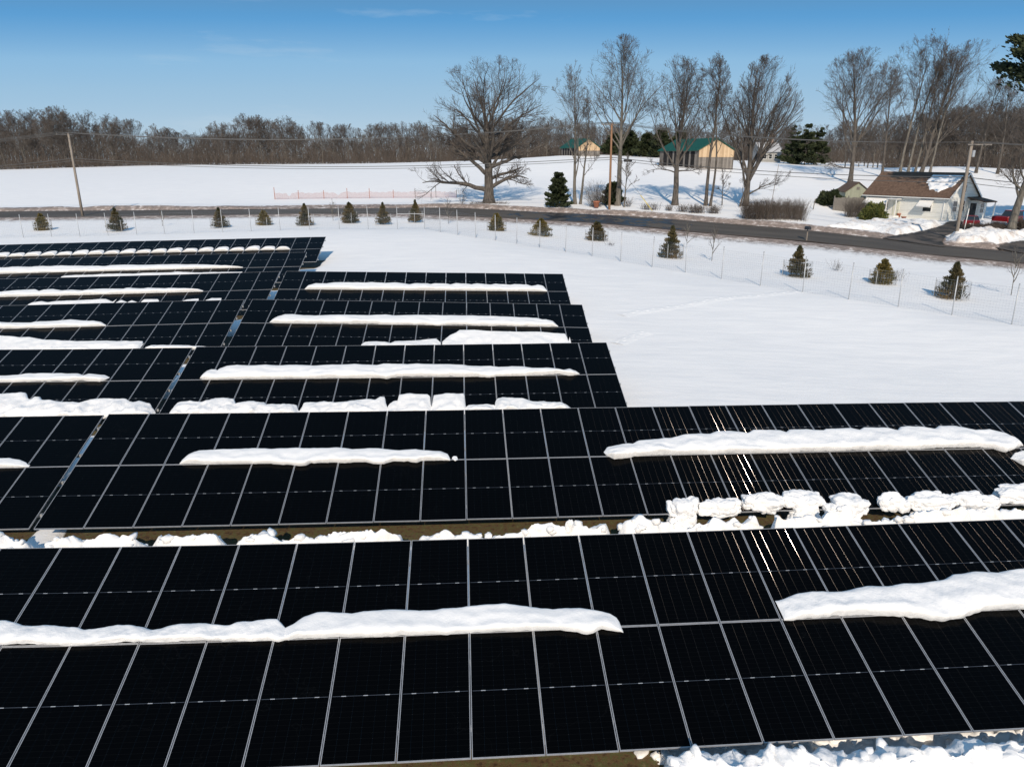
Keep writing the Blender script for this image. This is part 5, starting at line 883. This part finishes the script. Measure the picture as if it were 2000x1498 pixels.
CEDARS = [(84.5, 452.6, 71, 98, 417, 0, 'dense olive cedar furthest left behind the wire fence', 1), (230, 454.4, 214, 246, 408, 1, 'pointed cedar second from the left with a bare whip above it', 0), (430.5, 447.8, 416, 446, 407, 1, 'cedar third from the left, standing behind a fence post', 0),
 (517, 442.8, 504, 532, 411, 0, 'golden topped cedar fourth from the left', 1), (597, 443.5, 583, 612, 399, 3, 'pointed cedar fifth from the left', 0), (684, 438.6, 670, 698, 396, 2, 'cedar sixth from the left, before the first bend of the road', 0), (749, 441.4, 736, 763, 397, 1, 'cedar seventh from the left', 0),
 (812, 436.8, 800, 825, 392, 1, 'cedar behind the horizontal brace rail of the fence', 0), (970, 454.2, 955, 988, 417, 0, 'round golden cedar first after the fence corner', 1), (1056.5, 463.6, 1038, 1075, 428, 4, 'round golden cedar second after the fence corner', 1), (1165, 472, 1145, 1184, 433, 0, 'round cedar third after the fence corner with a grey cage', 0),
 (1310, 506.6, 1290, 1330, 443, 3, 'tall brown cedar with a feathery tip, nearest the two saplings', 0), (1555.5, 544, 1533, 1579, 482, 3, 'spiky brown cedar third from the right', 0), (1721.5, 557.6, 1700, 1743, 506, 0, 'dense bronze cedar second from the right', 1), (1857, 586.5, 1831, 1883, 514, 3, 'ragged spiky cedar furthest right behind the fence', 0)]
M['cedar2'] = noisy('golden_cedar_foliage', (.045, .052, .02), (.22, .16, .045), 1.2, .8, 0, lo=.35, hi=.62); M['cage'] = mat('cage_wire', (.16, .17, .18), .5, .4)
cage_me = None
for k, (px, py, x0, x1, top, pr, lab, gold) in enumerate(CEDARS):
    p = at(px, py); H = hgt(p, top); wd = (x1-x0)/F*p.y*1.02; root = empty('cedar', p, k*1.7); tag(root, lab, 'cedar', 'cedars planted along the fence')
    key = (pr, gold)
    if key not in CMo: CMo[key] = o = mesh('foliage', *CM[pr], M['cedar2' if gold else 'cedar'])
    else: o = CMo[key].copy(); C.objects.link(o)
    o.parent = root; o.scale = (wd*1.08, wd*1.08, H)
    b = MB(); b.tube([(0, 0, -.1), (0, 0, H*.8)], [.05, .015], 6); b.build('trunk', M['bark'], root)
    cg = empty('wire_cage', p, k*.9); tag(cg, 'low wire cage around the '+lab.split(',')[0].replace(' behind the wire fence', '').replace(' with a bare whip above it', '').replace(' with a feathery tip', ''), 'cage', 'wire cages around the cedars'); rr = wd*.56; hc = min(1.25, H*.55)
    V = []; Fc = []; n = 30
    for j in range(n):
        a = j*2*math.pi/n; f0 = 1.0; q0 = Vector((math.cos(a)*rr, math.sin(a)*rr, -.05)); q1 = Vector((math.cos(a)*rr*1.0, math.sin(a)*rr*1.0, hc*(1+.08*math.sin(a*2+k)))); wire(q0, q1, .004)
        a2 = (j+1)*2*math.pi/n
        for z in np.linspace(.05, .97, 8): wire(Vector((math.cos(a)*rr, math.sin(a)*rr, hc*z)), Vector((math.cos(a2)*rr, math.sin(a2)*rr, hc*z)), .004)
    mesh('mesh', V, np.array(Fc), M['cage'], cg)
    for a in (.6, 2.6, 4.7): b = MB(); b.tube([(0, 0, -.2), (0, 0, hc*1.1)], .022, 6); o = b.build('stake', M['post'], cg, True); o.location = (math.cos(a)*rr*1.03, math.sin(a)*rr*1.03, 0)
# ------------------------------------------------------------------ evergreens
def conifer_mesh(seed, W_, nb=70, open_=.0, n=9000, droop=.15, size=.32, H=8., tmin=.03, pw=.8):
    rs = np.random.default_rng(seed); t = np.sort(rs.uniform(tmin, .97, nb)); a = np.arange(nb)*2.4+rs.normal(size=nb)*.4; R_ = W_/2*(1-t)**pw*rs.uniform(.7, 1.12, nb)+.12
    def f(rg, n):
        k = rg.integers(0, nb, n); s = rg.uniform(open_, 1, n)**.75; x = np.cos(a[k])*R_[k]*s; y = np.sin(a[k])*R_[k]*s; w_ = .22*R_[k]*(1.1-s)+.09; z = t[k]*H-droop*R_[k]*s+.25*R_[k]*s*s
        return np.stack([x+rg.normal(size=n)*w_, y+rg.normal(size=n)*w_, np.maximum(z+rg.normal(size=n)*w_*.45, .05)], -1), np.stack([np.cos(a[k]), np.sin(a[k]), .35+0*x], -1)
    fo = foliage(n, f, size, seed, .35, .5); pts = np.zeros((nb, 3, 3)); pts[:, 0, 2] = t*H-.1; pts[:, 2] = np.stack([np.cos(a)*R_*.9, np.sin(a)*R_*.9, t*H-droop*R_*.9+.2*R_], -1); pts[:, 1] = (pts[:, 0]+pts[:, 2])/2-np.array([0, 0, .05])
    tr = sweep(np.array([[[0, 0, -.3], [0, 0, H*.5], [0, 0, H*.97]]]), np.array([[.028*H*.55, .018*H*.55, .01]]), 8); br = sweep(pts, np.tile([[.03, .02, .008]], (nb, 1)), 4); return join([tr, br]), fo
def conifer(px, py, top, wpx, lab, seed, p=None, cat='tree', name='pine_tree', m='pine', grp=None, **kw):
    p = p or at(px, py); H = hgt(p, top); W_ = wpx/F*p.y; tr, fo = conifer_mesh(seed, W_, H=H, **kw); root = empty(name, p, seed); tag(root, lab, cat, grp); mesh('trunk', *tr, M['bark'], root, True); mesh('crown', *fo, M[m], root)
conifer(1090, 405, 338, 50, 'bushy green spruce tree at the far roadside right of the spreading oak', 1, name='spruce_tree', n=9000, nb=44, size=.36, open_=.2)
conifer(1196, 400, 358, 42, 'small green spruce half hidden behind the brown utility pole', 2, name='spruce_tree', n=6000, nb=50, size=.42)
for k, (px, pb, top, wpx, y) in enumerate([(1196, 309, 263, 50, 196), (1228, 311, 258, 52, 190), (1262, 315, 262, 54, 184), (1290, 320, 255, 50, 178), (1325, 320, 256, 44, 176)]):
    q = yat(px, pb, y); q.z = g1(q.x, q.y); conifer(px, 0, top, wpx, 'dark pine in the clump between the two barns', 10+k, p=q, n=6500, nb=46, size=.7, grp='dark pines between the barns')
for k, (px, top, wpx, y) in enumerate([(1548, 246, 52, 214), (1572, 243, 50, 210), (1596, 250, 48, 212)]):
    q = yat(px, 317, y); q.z = g1(q.x, q.y)
    conifer(px, 0, top, wpx, ('left', 'middle', 'right')[k]+' one of three dark pines standing right of the distant cottage', 20+k, p=q, n=7000, nb=34, open_=.2, size=.6, grp='three dark pines by the distant cottage')
q = yat(2095, 470, 80); q.z = g1(q.x, q.y); conifer(2095, 0, -60, 470, 'tall dark pine reaching into the picture at the upper right edge', 31, p=q, n=75000, nb=42, open_=.12, size=.4, droop=.02, tmin=.58, pw=.4)
# shrubs
def shrub(px, py, top, wpx, lab, seed, m='pine', n=5000, size=.16, name='evergreen_shrub', cat='shrub', grp=None):
    p = at(px, py); H = hgt(p, top); W_ = wpx/F*p.y/2
    def f(rg, n):
        d = rg.normal(size=(n, 3)); d /= np.linalg.norm(d, axis=1, keepdims=True); d[:, 2] = np.abs(d[:, 2]); r = rg.uniform(.45, 1, n)**.5*(1+.28*np.sin(d[:, 0]*5+seed)*np.cos(d[:, 1]*4+d[:, 2]*5)); return d*r[:, None]*np.array([W_, W_, H*.93]), d
    root = empty(name, p); tag(root, lab, cat, grp); mesh('leaves', *foliage(n, f, size, seed, .3, .7), M[m], root); rg = np.random.default_rng(seed); c = walk(rg, np.zeros((14, 3)), (lambda D: D/np.linalg.norm(D, axis=1, keepdims=True))(rg.normal(size=(14, 3))*[.7, .7, 0]+[0, 0, 1.]), np.full(14, H*.7), 3, .1, .1); mesh('stems', *sweep(c, np.full((14, 4), .02), 4), M['bark'], root)
M['rhodo'] = noisy('rhododendron_leaves', (.05, .075, .02), (.17, .17, .05), 2.2, .6, 0)
shrub(1705, 431, 397, 42, 'olive rhododendron bush in front of the white house window', 3, 'rhodo', 5200, .2)
shrub(1620, 401, 373, 46, 'dark spreading yew left of the sage green shed', 4, 'pine', 4500, .28)
def twigs(name, x0, x1, pyb, pyt, lab, seed, n=500, spread=.4, m='brush', r=.011, cat='shrub', grp=None, deep=.6, K3=4):
    ya, yb_ = pyb if isinstance(pyb, tuple) else (pyb, pyb); a, b_ = at(x0, ya), at(x1, yb_); c = (a+b_)/2; H = hgt(c, pyt); rg = np.random.default_rng(seed); t = rg.uniform(0, 1, n); P0 = np.array(a)[None]+(np.array(b_)-np.array(a))[None]*t[:, None]+rg.normal(size=(n, 3))*[.12, deep*.5, 0]; P0[:, 2] = G(P0[:, 0], P0[:, 1])-.1-c.z; P0[:, :2] -= np.array(c)[:2]
    D = rg.normal(size=(n, 3))*[spread, spread, 0]+[0, 0, 1.]; D /= np.linalg.norm(D, axis=1, keepdims=True); Ln = H*rg.uniform(.6, 1.1, n); p_ = walk(rg, P0, D, Ln, 4, .08, .03); r0_ = np.ones((n, 1))*r*np.linspace(1, .5, 5)[None]; ch = children(rg, p_, r0_, Ln, K3, .25, .95, 32, .45, .8, r*.6, 3, .12, .05)
    o = mesh(name, *join([sweep(p_, r0_, 3), sweep(ch[0], ch[1], 3)]), M[m]); o.location = c; return tag(o, lab, cat, grp)
twigs('hedge', 1451, 1567, 428.5, 390, 'long clipped leafless hedge below the fan-shaped tree', 1, 1500, .22, deep=1.6)
for k, (x0, x1, yb, yt, n, lab) in enumerate([(1303, 1312, 412, 398, 60, 'low leafless shrub under the vase-shaped tree at the roadside'), (1326, 1340, 414, 397, 90, 'leafless roadside shrub left of the barn tree pair'), (1346, 1374, 416, 397, 190, 'widest low leafless shrub at the roadside'), (1383, 1402, 417, 398, 130, 'leafless roadside shrub right below the thin tree pair'), (1254, 1284, 410, 394, 110, 'low brown shrub at the foot of the guy wire'), (1222, 1230, 404, 384, 40, 'wispy shrub beside the small tree with the hanging box')]):
    twigs('leafless_shrub', x0, x1, yb, yt, lab, 40+k, n, .35, grp='leafless roadside shrubs')
twigs('leafless_shrub', 1154, 1172, 404, 352, 'round leafless bush left of the brown utility pole', 51, 150, .42, 'twig_grey', grp='leafless roadside shrubs'); twigs('leafless_shrub', 900, 904, 400, 362, 'wispy pale bush at the end of the orange net fence', 52, 30, .4, 'twig_grey', r=.008, grp='leafless roadside shrubs')
twigs('leafless_shrub', 1652, 1690, 424, 388, 'grey leafless bush between the board fence and the white house', 53, 420, .25, 'twig_grey')
twigs('leafless_shrub', 1630, 1635, 531, 506, 'small dry shrub behind the fence, between the third and second cedars from the right', 54, 26, .32, 'twig_grey', r=.007); twigs('leafless_shrub', 1742, 1750, 551, 520, 'pale dry shrub touching the dense bronze cedar', 55, 46, .35, 'twig_grey', r=.006)
twigs('leafless_shrub', 1188, 1194, 482, 468, 'low dry shrub right of the round cedar with a grey cage', 56, 30, .4, 'twig_grey', r=.006)
twigs('hedge', 1884, 1962, (455, 452), 435, 'clipped brown hedge in front of the parked vehicles', 57, 1500, .15, 'brush', deep=1.2); twigs('hedge', 1988, 2030, 450, 424, 'clipped brown hedge right of the leaning tree', 58, 700, .15, 'brush', deep=1.)
p = at(955, 400); twigs('leaf_litter', 920, 990, 398, 392, 'brown twigs and litter around the foot of the spreading oak', 59, 500, 1.5, 'brush', cat='litter', deep=1.5)
# ------------------------------------------------------------------ orange net fence in the field
OP = [(537, 390, 366), (583.5, 389, 372), (633, 388.5, 372), (678.5, 388, 368), (722, 387.5, 368), (768.5, 387, 371), (811, 387, 368), (851.5, 386.5, 362), (892, 386.5, 371)]
PP = [at(a, b_) for a, b_, _ in OP]; nf = empty('net_fence', PP[4]); tag(nf, 'low sagging orange plastic net fence in the snowy field', 'fence')
m = mat('orange_net', (.42, .20, .17), .7); tc = N(m, 'ShaderNodeUVMap') if False else N(m, 'ShaderNodeTexCoord'); sp = N(m, 'ShaderNodeSeparateXYZ'); L(m, tc.outputs['Object'], sp.inputs[0])
fx_ = math_(m, 'FRACT', math_(m, 'MULTIPLY', sp.outputs[0], 9.)); fz_ = math_(m, 'FRACT', math_(m, 'MULTIPLY', sp.outputs[2], 14.)); al_ = math_(m, 'MAXIMUM', math_(m, 'LESS_THAN', fx_, .15), math_(m, 'LESS_THAN', fz_, .13)); L(m, al_, P(m).inputs['Alpha'])
for p, (a, b_, t_) in zip(PP, OP): o = MB(); h_ = hgt(p, t_); o.tube([(0, 0, -.2), (0, 0, h_)], .045, 6); o = o.build('stake', M['terra'] if a < 800 else M['grey_wood'], nf); o.location = p-PP[4]
for k, (p, q) in enumerate(zip(PP[:-1], PP[1:])):
    V = []; n = 14
    for j in range(n+1):
        t_ = j/n; c = p.lerp(q, t_)-PP[4]; sg = .16*4*t_*(1-t_)+.06*math.sin(j*1.7+k); h_ = 1.05-sg-(.55*max(0, 1-abs(t_-.62)*9) if k in (0, 2) else 0); c.z = g1(p.lerp(q, t_).x, p.lerp(q, t_).y)-PP[4].z
        for d_ in (0, .02): V += [c+Vector((0, d_, .02)), c+Vector((0, d_, max(h_, .25)))]
    Fc = []
    for j in range(n): a = j*4; Fc += [(a, a+4, a+5, a+1), (a+2, a+3, a+7, a+6), (a+1, a+5, a+7, a+3)]
    mesh('net', V, Fc, m, nf)
# ------------------------------------------------------------------ driveway, snow banks by the house
def sheet(name, poly, m, dz, kind='structure', rise=None, step=.3, label=None, cat=None):
    P_ = np.array([[q.x, q.y] for q in (at(*p) for p in poly)]); x0, y0 = P_.min(0); x1, y1 = P_.max(0); xs = np.arange(x0-step, x1+step, step); ys_ = np.arange(y0-step, y1+step, step); X, Y = np.meshgrid(xs, ys_)
    ins = np.zeros(X.shape, bool); n = len(P_); dist = np.full(X.shape, 1e9)
    for i in range(n):
        a, b_ = P_[i], P_[(i+1) % n]; c = ((a[1] > Y) != (b_[1] > Y)) & (X < (b_[0]-a[0])*(Y-a[1])/(b_[1]-a[1]+1e-12)+a[0]); ins ^= c
        d = b_-a; t_ = np.clip(((X-a[0])*d[0]+(Y-a[1])*d[1])/(d@d), 0, 1); dist = np.minimum(dist, np.hypot(X-a[0]-t_*d[0], Y-a[1]-t_*d[1]))
    sd_ = np.where(ins, dist, -dist); Z = G(X, Y)+dz
    if rise: hh, wd_, sdd = rise; e = smooth01((sd_+.15*fbm(X, Y, .8, sdd))/wd_); Z = G(X, Y)-.12+e*(hh+.12+hh*.8*fbm(X, Y, 1.6, sdd)+.22*fbm(X, Y, .5, sdd+3)*min(1, hh)); 
    i = np.arange(X.shape[0]-1)[:, None]*X.shape[1]+np.arange(X.shape[1]-1)[None]; keep = (sd_[:-1, :-1] > -step*.8) | (sd_[1:, 1:] > -step*.8) if not rise else (sd_[:-1, :-1] > -step*1.6); i = i[keep]; Fc = np.stack([i, i+1, i+X.shape[1]+1, i+X.shape[1]], -1)
    V = np.stack([X, Y, Z], -1).reshape(-1, 3); us_ = np.unique(Fc); mp_ = np.zeros(len(V), int); mp_[us_] = np.arange(len(us_)); V = V[us_]; Fc = mp_[Fc]; c = V.mean(0); o = mesh(name, V-c, Fc, m, smooth=True); o.location = c; tag(o, label, cat, kind=kind); return o
M['mud'] = noisy('road_mud', (.05, .034, .024), (.12, .08, .055), 1.4, .85, .5, .03); M['drive'] = noisy('driveway_asphalt', (.028, .026, .024), (.115, .095, .078), .45, .7, .2, .01, detail=8, lo=.42, hi=.6)
M['dirty_snow'] = None
def dirty(name):
    m = mat(name, SNOW, .6, 0, .2); tc = N(m, 'ShaderNodeTexCoord'); n1 = N(m, 'ShaderNodeTexNoise', Scale=.55, Detail=7, Roughness=.65); n2 = N(m, 'ShaderNodeTexNoise', Scale=5, Detail=5); L(m, tc.outputs['Object'], n1.inputs['Vector']); L(m, tc.outputs['Object'], n2.inputs['Vector'])
    f = ramp(m, n1.outputs[0], [(.5, (0, 0, 0)), (.66, (.8, .8, .8))]); L(m, mixc(m, f, SNOW, ramp(m, n2.outputs[0], [(.35, (.30, .20, .14)), (.65, (.66, .55, .46))])), P(m).inputs['Base Color']); b = N(m, 'ShaderNodeBump', Strength=.8, Distance=.15); L(m, n2.outputs[0], b.inputs['Height']); L(m, b.outputs[0], P(m).inputs['Normal']); return m
M['dirty_snow'] = dirty('dirty_plowed_snow')
sheet('driveway', [(1728, 466), (1752, 462), (1790, 456), (1815, 450), (1846, 441), (1855, 434), (1900, 431), (1895, 440), (1868, 452), (1842, 462), (1832, 474), (1842, 482), (1790, 475)], M['drive'], .06)
sheet('driveway', [(1946, 484), (1985, 474), (2040, 468), (2120, 470), (2120, 500), (2040, 500), (1990, 493)], M['drive'], .06)
sheet('plowed_snow', [(1595, 446), (1660, 436), (1700, 434), (1750, 432), (1800, 434), (1846, 439), (1836, 446), (1800, 452), (1770, 459), (1750, 461), (1735, 457), (1700, 450), (1660, 450), (1640, 449)], M['dirty_snow'], 0, None, (.45, 1.1, 5), .22, 'long plowed snow bank between the white house and the road', 'snow bank')
sheet('plowed_snow', [(1838, 470), (1850, 462), (1880, 457), (1930, 454), (1975, 456), (2010, 452), (2100, 450), (2100, 462), (2020, 463), (1985, 470), (1950, 480), (1930, 484), (1900, 481), (1860, 478)], M['dirty_snow'], 0, None, (.75, 1.3, 8), .2, 'dirty plowed snow bank around the pale utility pole', 'snow bank')
# ------------------------------------------------------------------ vehicles
def wheel(root, x, y, r=.34, w_=.22):
    b = MB(); b.tube([(x, y-w_/2, r), (x, y-w_/2+.03, r), (x, y+w_/2-.03, r), (x, y+w_/2, r)], [r*.92, r, r, r*.92], 20); o = b.build('wheel', M['tyre'], root, True); b = MB(); sgn = 1 if y > 0 else -1; b.tube([(x, y+sgn*(w_/2-.02), r), (x, y+sgn*(w_/2+.012), r)], [r*.62, r*.55], 14); b.build('rim', M['rim'], o, True)
def loft(root, name, secs, m, smooth=True, bev=0):
    """secs: list of (x, [(y,z)...]) cross sections, closed loops of equal count"""
    b = MB(); n = len(secs[0][1]); V = [(x, y, z) for x, s in secs for y, z in s]; Fc = [(i*n+k, i*n+(k+1) % n, (i+1)*n+(k+1) % n, (i+1)*n+k) for i in range(len(secs)-1) for k in range(n)]+[tuple(range(n-1, -1, -1)), tuple((len(secs)-1)*n+k for k in range(n))]
    b.add(V, Fc); o = b.build(name, m, root); 
    if bev: bevel(o, bev, 3)
    return o
def sec(hw_, z0, z1, tuck=.06): return [(-hw_+tuck, z0), (hw_-tuck, z0), (hw_, z0+.18), (hw_, z1-.14), (hw_-.07, z1), (-hw_+.07, z1), (-hw_, z1-.14), (-hw_, z0+.18)]
q = at(1893, 445); cr = empty('red_car', q, R(62)); tag(cr, 'dark red hatchback car parked in the driveway beside the white house', 'car')
loft(cr, 'body', [(-2.1, sec(.72, .38, .95)), (-1.95, sec(.84, .25, 1.02)), (-1.2, sec(.87, .22, 1.0)), (0, sec(.88, .22, .98)), (1.0, sec(.87, .22, .96)), (1.8, sec(.82, .24, .86)), (2.1, sec(.68, .36, .72))], M['red'], bev=.05)
def cab(x0, x1, x2, x3, z0, z1, w0, w1): return [(x0, [(-w0, z0), (w0, z0), (w0, z0+.01), (-w0, z0+.01)]), (x1, [(-w0, z0), (w0, z0), (w1, z1), (-w1, z1)]), (x2, [(-w0, z0), (w0, z0), (w1, z1), (-w1, z1)]), (x3, [(-w0, z0), (w0, z0), (w0, z0+.01), (-w0, z0+.01)])]
loft(cr, 'windows', cab(-1.95, -1.35, .15, .95, .95, 1.44, .80, .62), M['glass']); loft(cr, 'roof', [(-1.38, [(-.64, 1.40), (.64, 1.40), (.6, 1.47), (-.6, 1.47)]), (.2, [(-.64, 1.40), (.64, 1.40), (.6, 1.47), (-.6, 1.47)])], M['red'], bev=.03)
for sx in (-1.3, 1.3):
    for sy in (-.8, .8): wheel(cr, sx, sy, .32)
for sy in (-.66, .66): b = MB(); b.box(-2.07, -1.98, sy-.12, sy+.12, .68, .88); bevel(b.build('tail_light', mat('tail_lens', (.35, .01, .01), .2), cr), .02)
b = MB(); b.box(-2.125, -2.1, -.24, .24, .52, .66); b.build('number_plate', M['white'], cr)
q = at(1976, 441); tk = empty('pickup_truck', q, R(28)); tag(tk, 'red pickup truck behind the hedge and the leaning tree', 'pickup truck'); tk.scale = (1, 1, 1)
loft(tk, 'body', [(-2.8, sec(.92, .5, 1.18)), (-2.7, sec(.96, .45, 1.22)), (-.8, sec(.97, .42, 1.22)), (1.2, sec(.97, .42, 1.2)), (2.3, sec(.94, .42, 1.14)), (2.75, sec(.85, .5, .95))], M['red'], bev=.05)
b = MB(); b.box(-2.62, -.95, -.8, .8, 1.225, 1.235); b.build('bed', M['black'], tk)
loft(tk, 'windows', cab(-1.0, -.72, .75, 1.45, 1.2, 1.78, .88, .70), M['glass']); loft(tk, 'roof', [(-.76, [(-.72, 1.74), (.72, 1.74), (.68, 1.83), (-.68, 1.83)]), (.8, [(-.72, 1.74), (.72, 1.74), (.68, 1.83), (-.68, 1.83)])], M['red'], bev=.03)
for sx in (-1.75, 1.75):
    for sy in (-.88, .88): wheel(tk, sx, sy, .4, .26)
for sy in (-.86, .86): b = MB(); b.box(-2.83, -2.76, sy-.07, sy+.07, .8, 1.1); b.build('tail_light', mat('tail_lens', (.35, .01, .01), .2), tk)
b = MB(); b.box(-2.95, -2.8, -.9, .9, .48, .62); bevel(b.build('bumper', M['steel'], tk), .03)
# ------------------------------------------------------------------ small things near the road
p = at(1575, 469.5); mb = empty('mailbox', p, R(20)); tag(mb, 'dark grey mailbox on a wooden post on the near side of the road', 'mailbox'); b = MB(); b.box(-.05, .05, -.05, .05, -.2, 1.1); b.build('post', M['wood_pole'], mb)
prof_ = [(-.12, 1.1), (.12, 1.1), (.12, 1.25)]+[(.12*math.cos(a), 1.25+.12*math.sin(a)) for a in np.linspace(.2, 2.94, 8)]+[(-.12, 1.25)]; b = MB(); b.prism([(u*1.35, (v-1.1)*1.35+1.1) for u, v in prof_], -.32, .32); o = b.build('box', mat('mailbox_metal', (.05, .055, .065), .45, .3), mb)
b = MB(); b.box(.165, .18, -.05, .0, 1.25, 1.5); b.build('flag', M['red'], mb)
def stick(name, px, py, top, r, m, lab, cat, tip=None): p = at(px, py); h_ = hgt(p, top); b = MB(); dx = ((tip or px)-px)/F*p.y; b.tube([(0, 0, -.3), (dx*.5, 0, h_/2), (dx, 0, h_)], [r, r*.95, r*.85], 8); b.tube([(dx, 0, h_), (dx, 0, h_+.03)], [r*.9, r*.3], 8); o = b.build(name, m, None, True); o.location = p; return tag(o, lab, cat)
stick('marker_post', 1882, 455, 408, .05, M['white'], 'white marker post right of the pale utility pole', 'post', 1884); stick('marker_post', 1897.5, 458, 424, .035, M['grey_wood'], 'thin grey stake in front of the clipped brown hedge', 'post')
stick('marker_post', 1588, 409, 389, .07, M['grey_wood'], 'short weathered post alone in the snow left of the board fence', 'post', 1590); stick('marker_post', 1088, 405, 374, .09, M['wood_pole'], 'old wooden post in front of the bushy green spruce', 'post'); stick('marker_post', 1505, 405, 322, .04, M['wood_pole'], 'tall thin stake behind the clipped hedge', 'post', 1512)
# grey board fence left of the house
a, b_ = at(1628, 411), at(1690, 418); bf = empty('board_fence', a, math.atan2(b_.y-a.y, b_.x-a.x)); tag(bf, 'weathered grey board fence between the shed and the white house', 'fence'); n = int((b_-a).length/.17); rr_ = random.Random(4)
for k in range(0, n, 12):
    b = MB(); b.box(k*.17-.1, k*.17+.02, .03, .15, -.4, 1.95); b.build('fence_post', M['grey_wood'], bf)
b = MB()
for k in range(n):
    h_ = 1.72+rr_.uniform(-.05, .05); b.box(k*.17, k*.17+.15, 0, .025, -.3, h_)
b.build('boards', M['grey_wood'], bf)
b = MB(); b.box(0, n*.17, .026, .09, .4, .5); b.box(0, n*.17, .026, .09, 1.3, 1.4); b.build('rails', M['grey_wood'], bf)
# blue garden chair, pots
p = at(1722, 431); ch = empty('garden_chair', p, R(200)); tag(ch, 'bright blue plastic garden chair lying low in the snow before the white house', 'chair')
b = MB()
for k in range(5): b.add([(-.3+k*.13, .05, .3), (-.2+k*.13, .05, .3), (-.22+k*.135, .4, .95), (-.34+k*.135, .4, .95), (-.3+k*.13, .08, .29), (-.2+k*.13, .08, .29), (-.22+k*.135, .43, .94), (-.34+k*.135, .43, .94)], [(0, 1, 2, 3), (7, 6, 5, 4), (0, 4, 5, 1), (1, 5, 6, 2), (2, 6, 7, 3), (3, 7, 4, 0)])
b.build('backrest', M['blue'], ch); b = MB(); b.bar((-.33, .08, .3), (-.33, -.6, .42), .5, .03) if False else b.box(-.32, .34, -.55, .08, .3, .34); b.build('seat', M['blue'], ch)
for sx in (-.36, .38): b = MB(); b.box(sx-.06, sx+.06, -.6, .3, .55, .59); b.build('armrest', M['blue'], ch)
for sx in (-.34, .36):
    for sy in (-.5, .2): b = MB(); b.bar((sx, sy, -.05), (sx, sy, .55), .07); b.build('leg', M['blue'], ch)
def pot(px, py, r, h_, lab): p = at(px, py); b = MB(); b.tube([(0, 0, -.05), (0, 0, h_*.82), (0, 0, h_*.83), (0, 0, h_)], [r*.7, r*.95, r*1.1, r*1.1], 14); o = b.build('flower_pot', M['terra'], None, True); o.location = p+Vector((0, 0, .15)); tag(o, lab, 'pot')
pot(1164.5, 407, .42, .8, 'large terracotta pot by the roadside left of the brown utility pole'); pot(1755, 426, .3, .45, 'terracotta pot beside the step of the white house'); pot(1764, 432, .3, .4, 'terracotta pot half buried in snow before the white house')
p = at(1988, 425); b = MB(); b.box(-.28, .28, -.02, .02, -.45, .45); o = b.build('blue_sign', M['blue']); q = at(1973, 455); o.location = (q.x+.98, q.y-.62, q.z+2.0); o.rotation_euler = (0, R(-14), 0); bevel(o, .015); tag(o, 'blank blue board fixed to the leaning tree trunk', 'sign')

# ------------------------------------------------------------------ animal tracks over the open snow
def trail(pts, seed, label='', pitch=.55):
    W = smooth_line([at(*p) for p in pts], .09); T = np.gradient(W, axis=0); T /= np.linalg.norm(T, axis=1)[:, None]; Nn = np.stack([-T[:, 1], T[:, 0]], -1); al = np.concatenate([[0], np.cumsum(np.linalg.norm(np.diff(W, axis=0), axis=1))]); v = np.linspace(-.55, .55, 21)
    wob = .12*fbm(al, al*0, 1.7, seed); X = W[:, :1]+Nn[:, :1]*(v+wob[:, None]); Y = W[:, 1:]+Nn[:, 1:]*(v+wob[:, None]); Z = G(X, Y)+.14+.05*fbm(X, Y, 9, 1)+.03*fbm(X, Y, 2.2, 5)*(Y < 60)
    ph = al/pitch; k = np.floor(ph); dx = (ph-k-.5)*pitch; side = np.where(k % 2 == 0, .09, -.09); d2 = (dx[:, None]/.11)**2+((v[None]-side[:, None])/.075)**2; Z += .035*(1-(v/.55)**2)-.012-.04*np.exp(-d2)+.008*np.exp(-(np.sqrt(d2)-1.7)**2*4)
    return grid_sheet('snow_trail', X, Y, Z, M['snow'])
trail([(1215, 622), (1260, 613), (1330, 603), (1400, 590), (1470, 583), (1560, 574), (1600, 571)], 3); trail([(1205, 678), (1222, 670), (1240, 662), (1262, 655)], 5, pitch=.4)
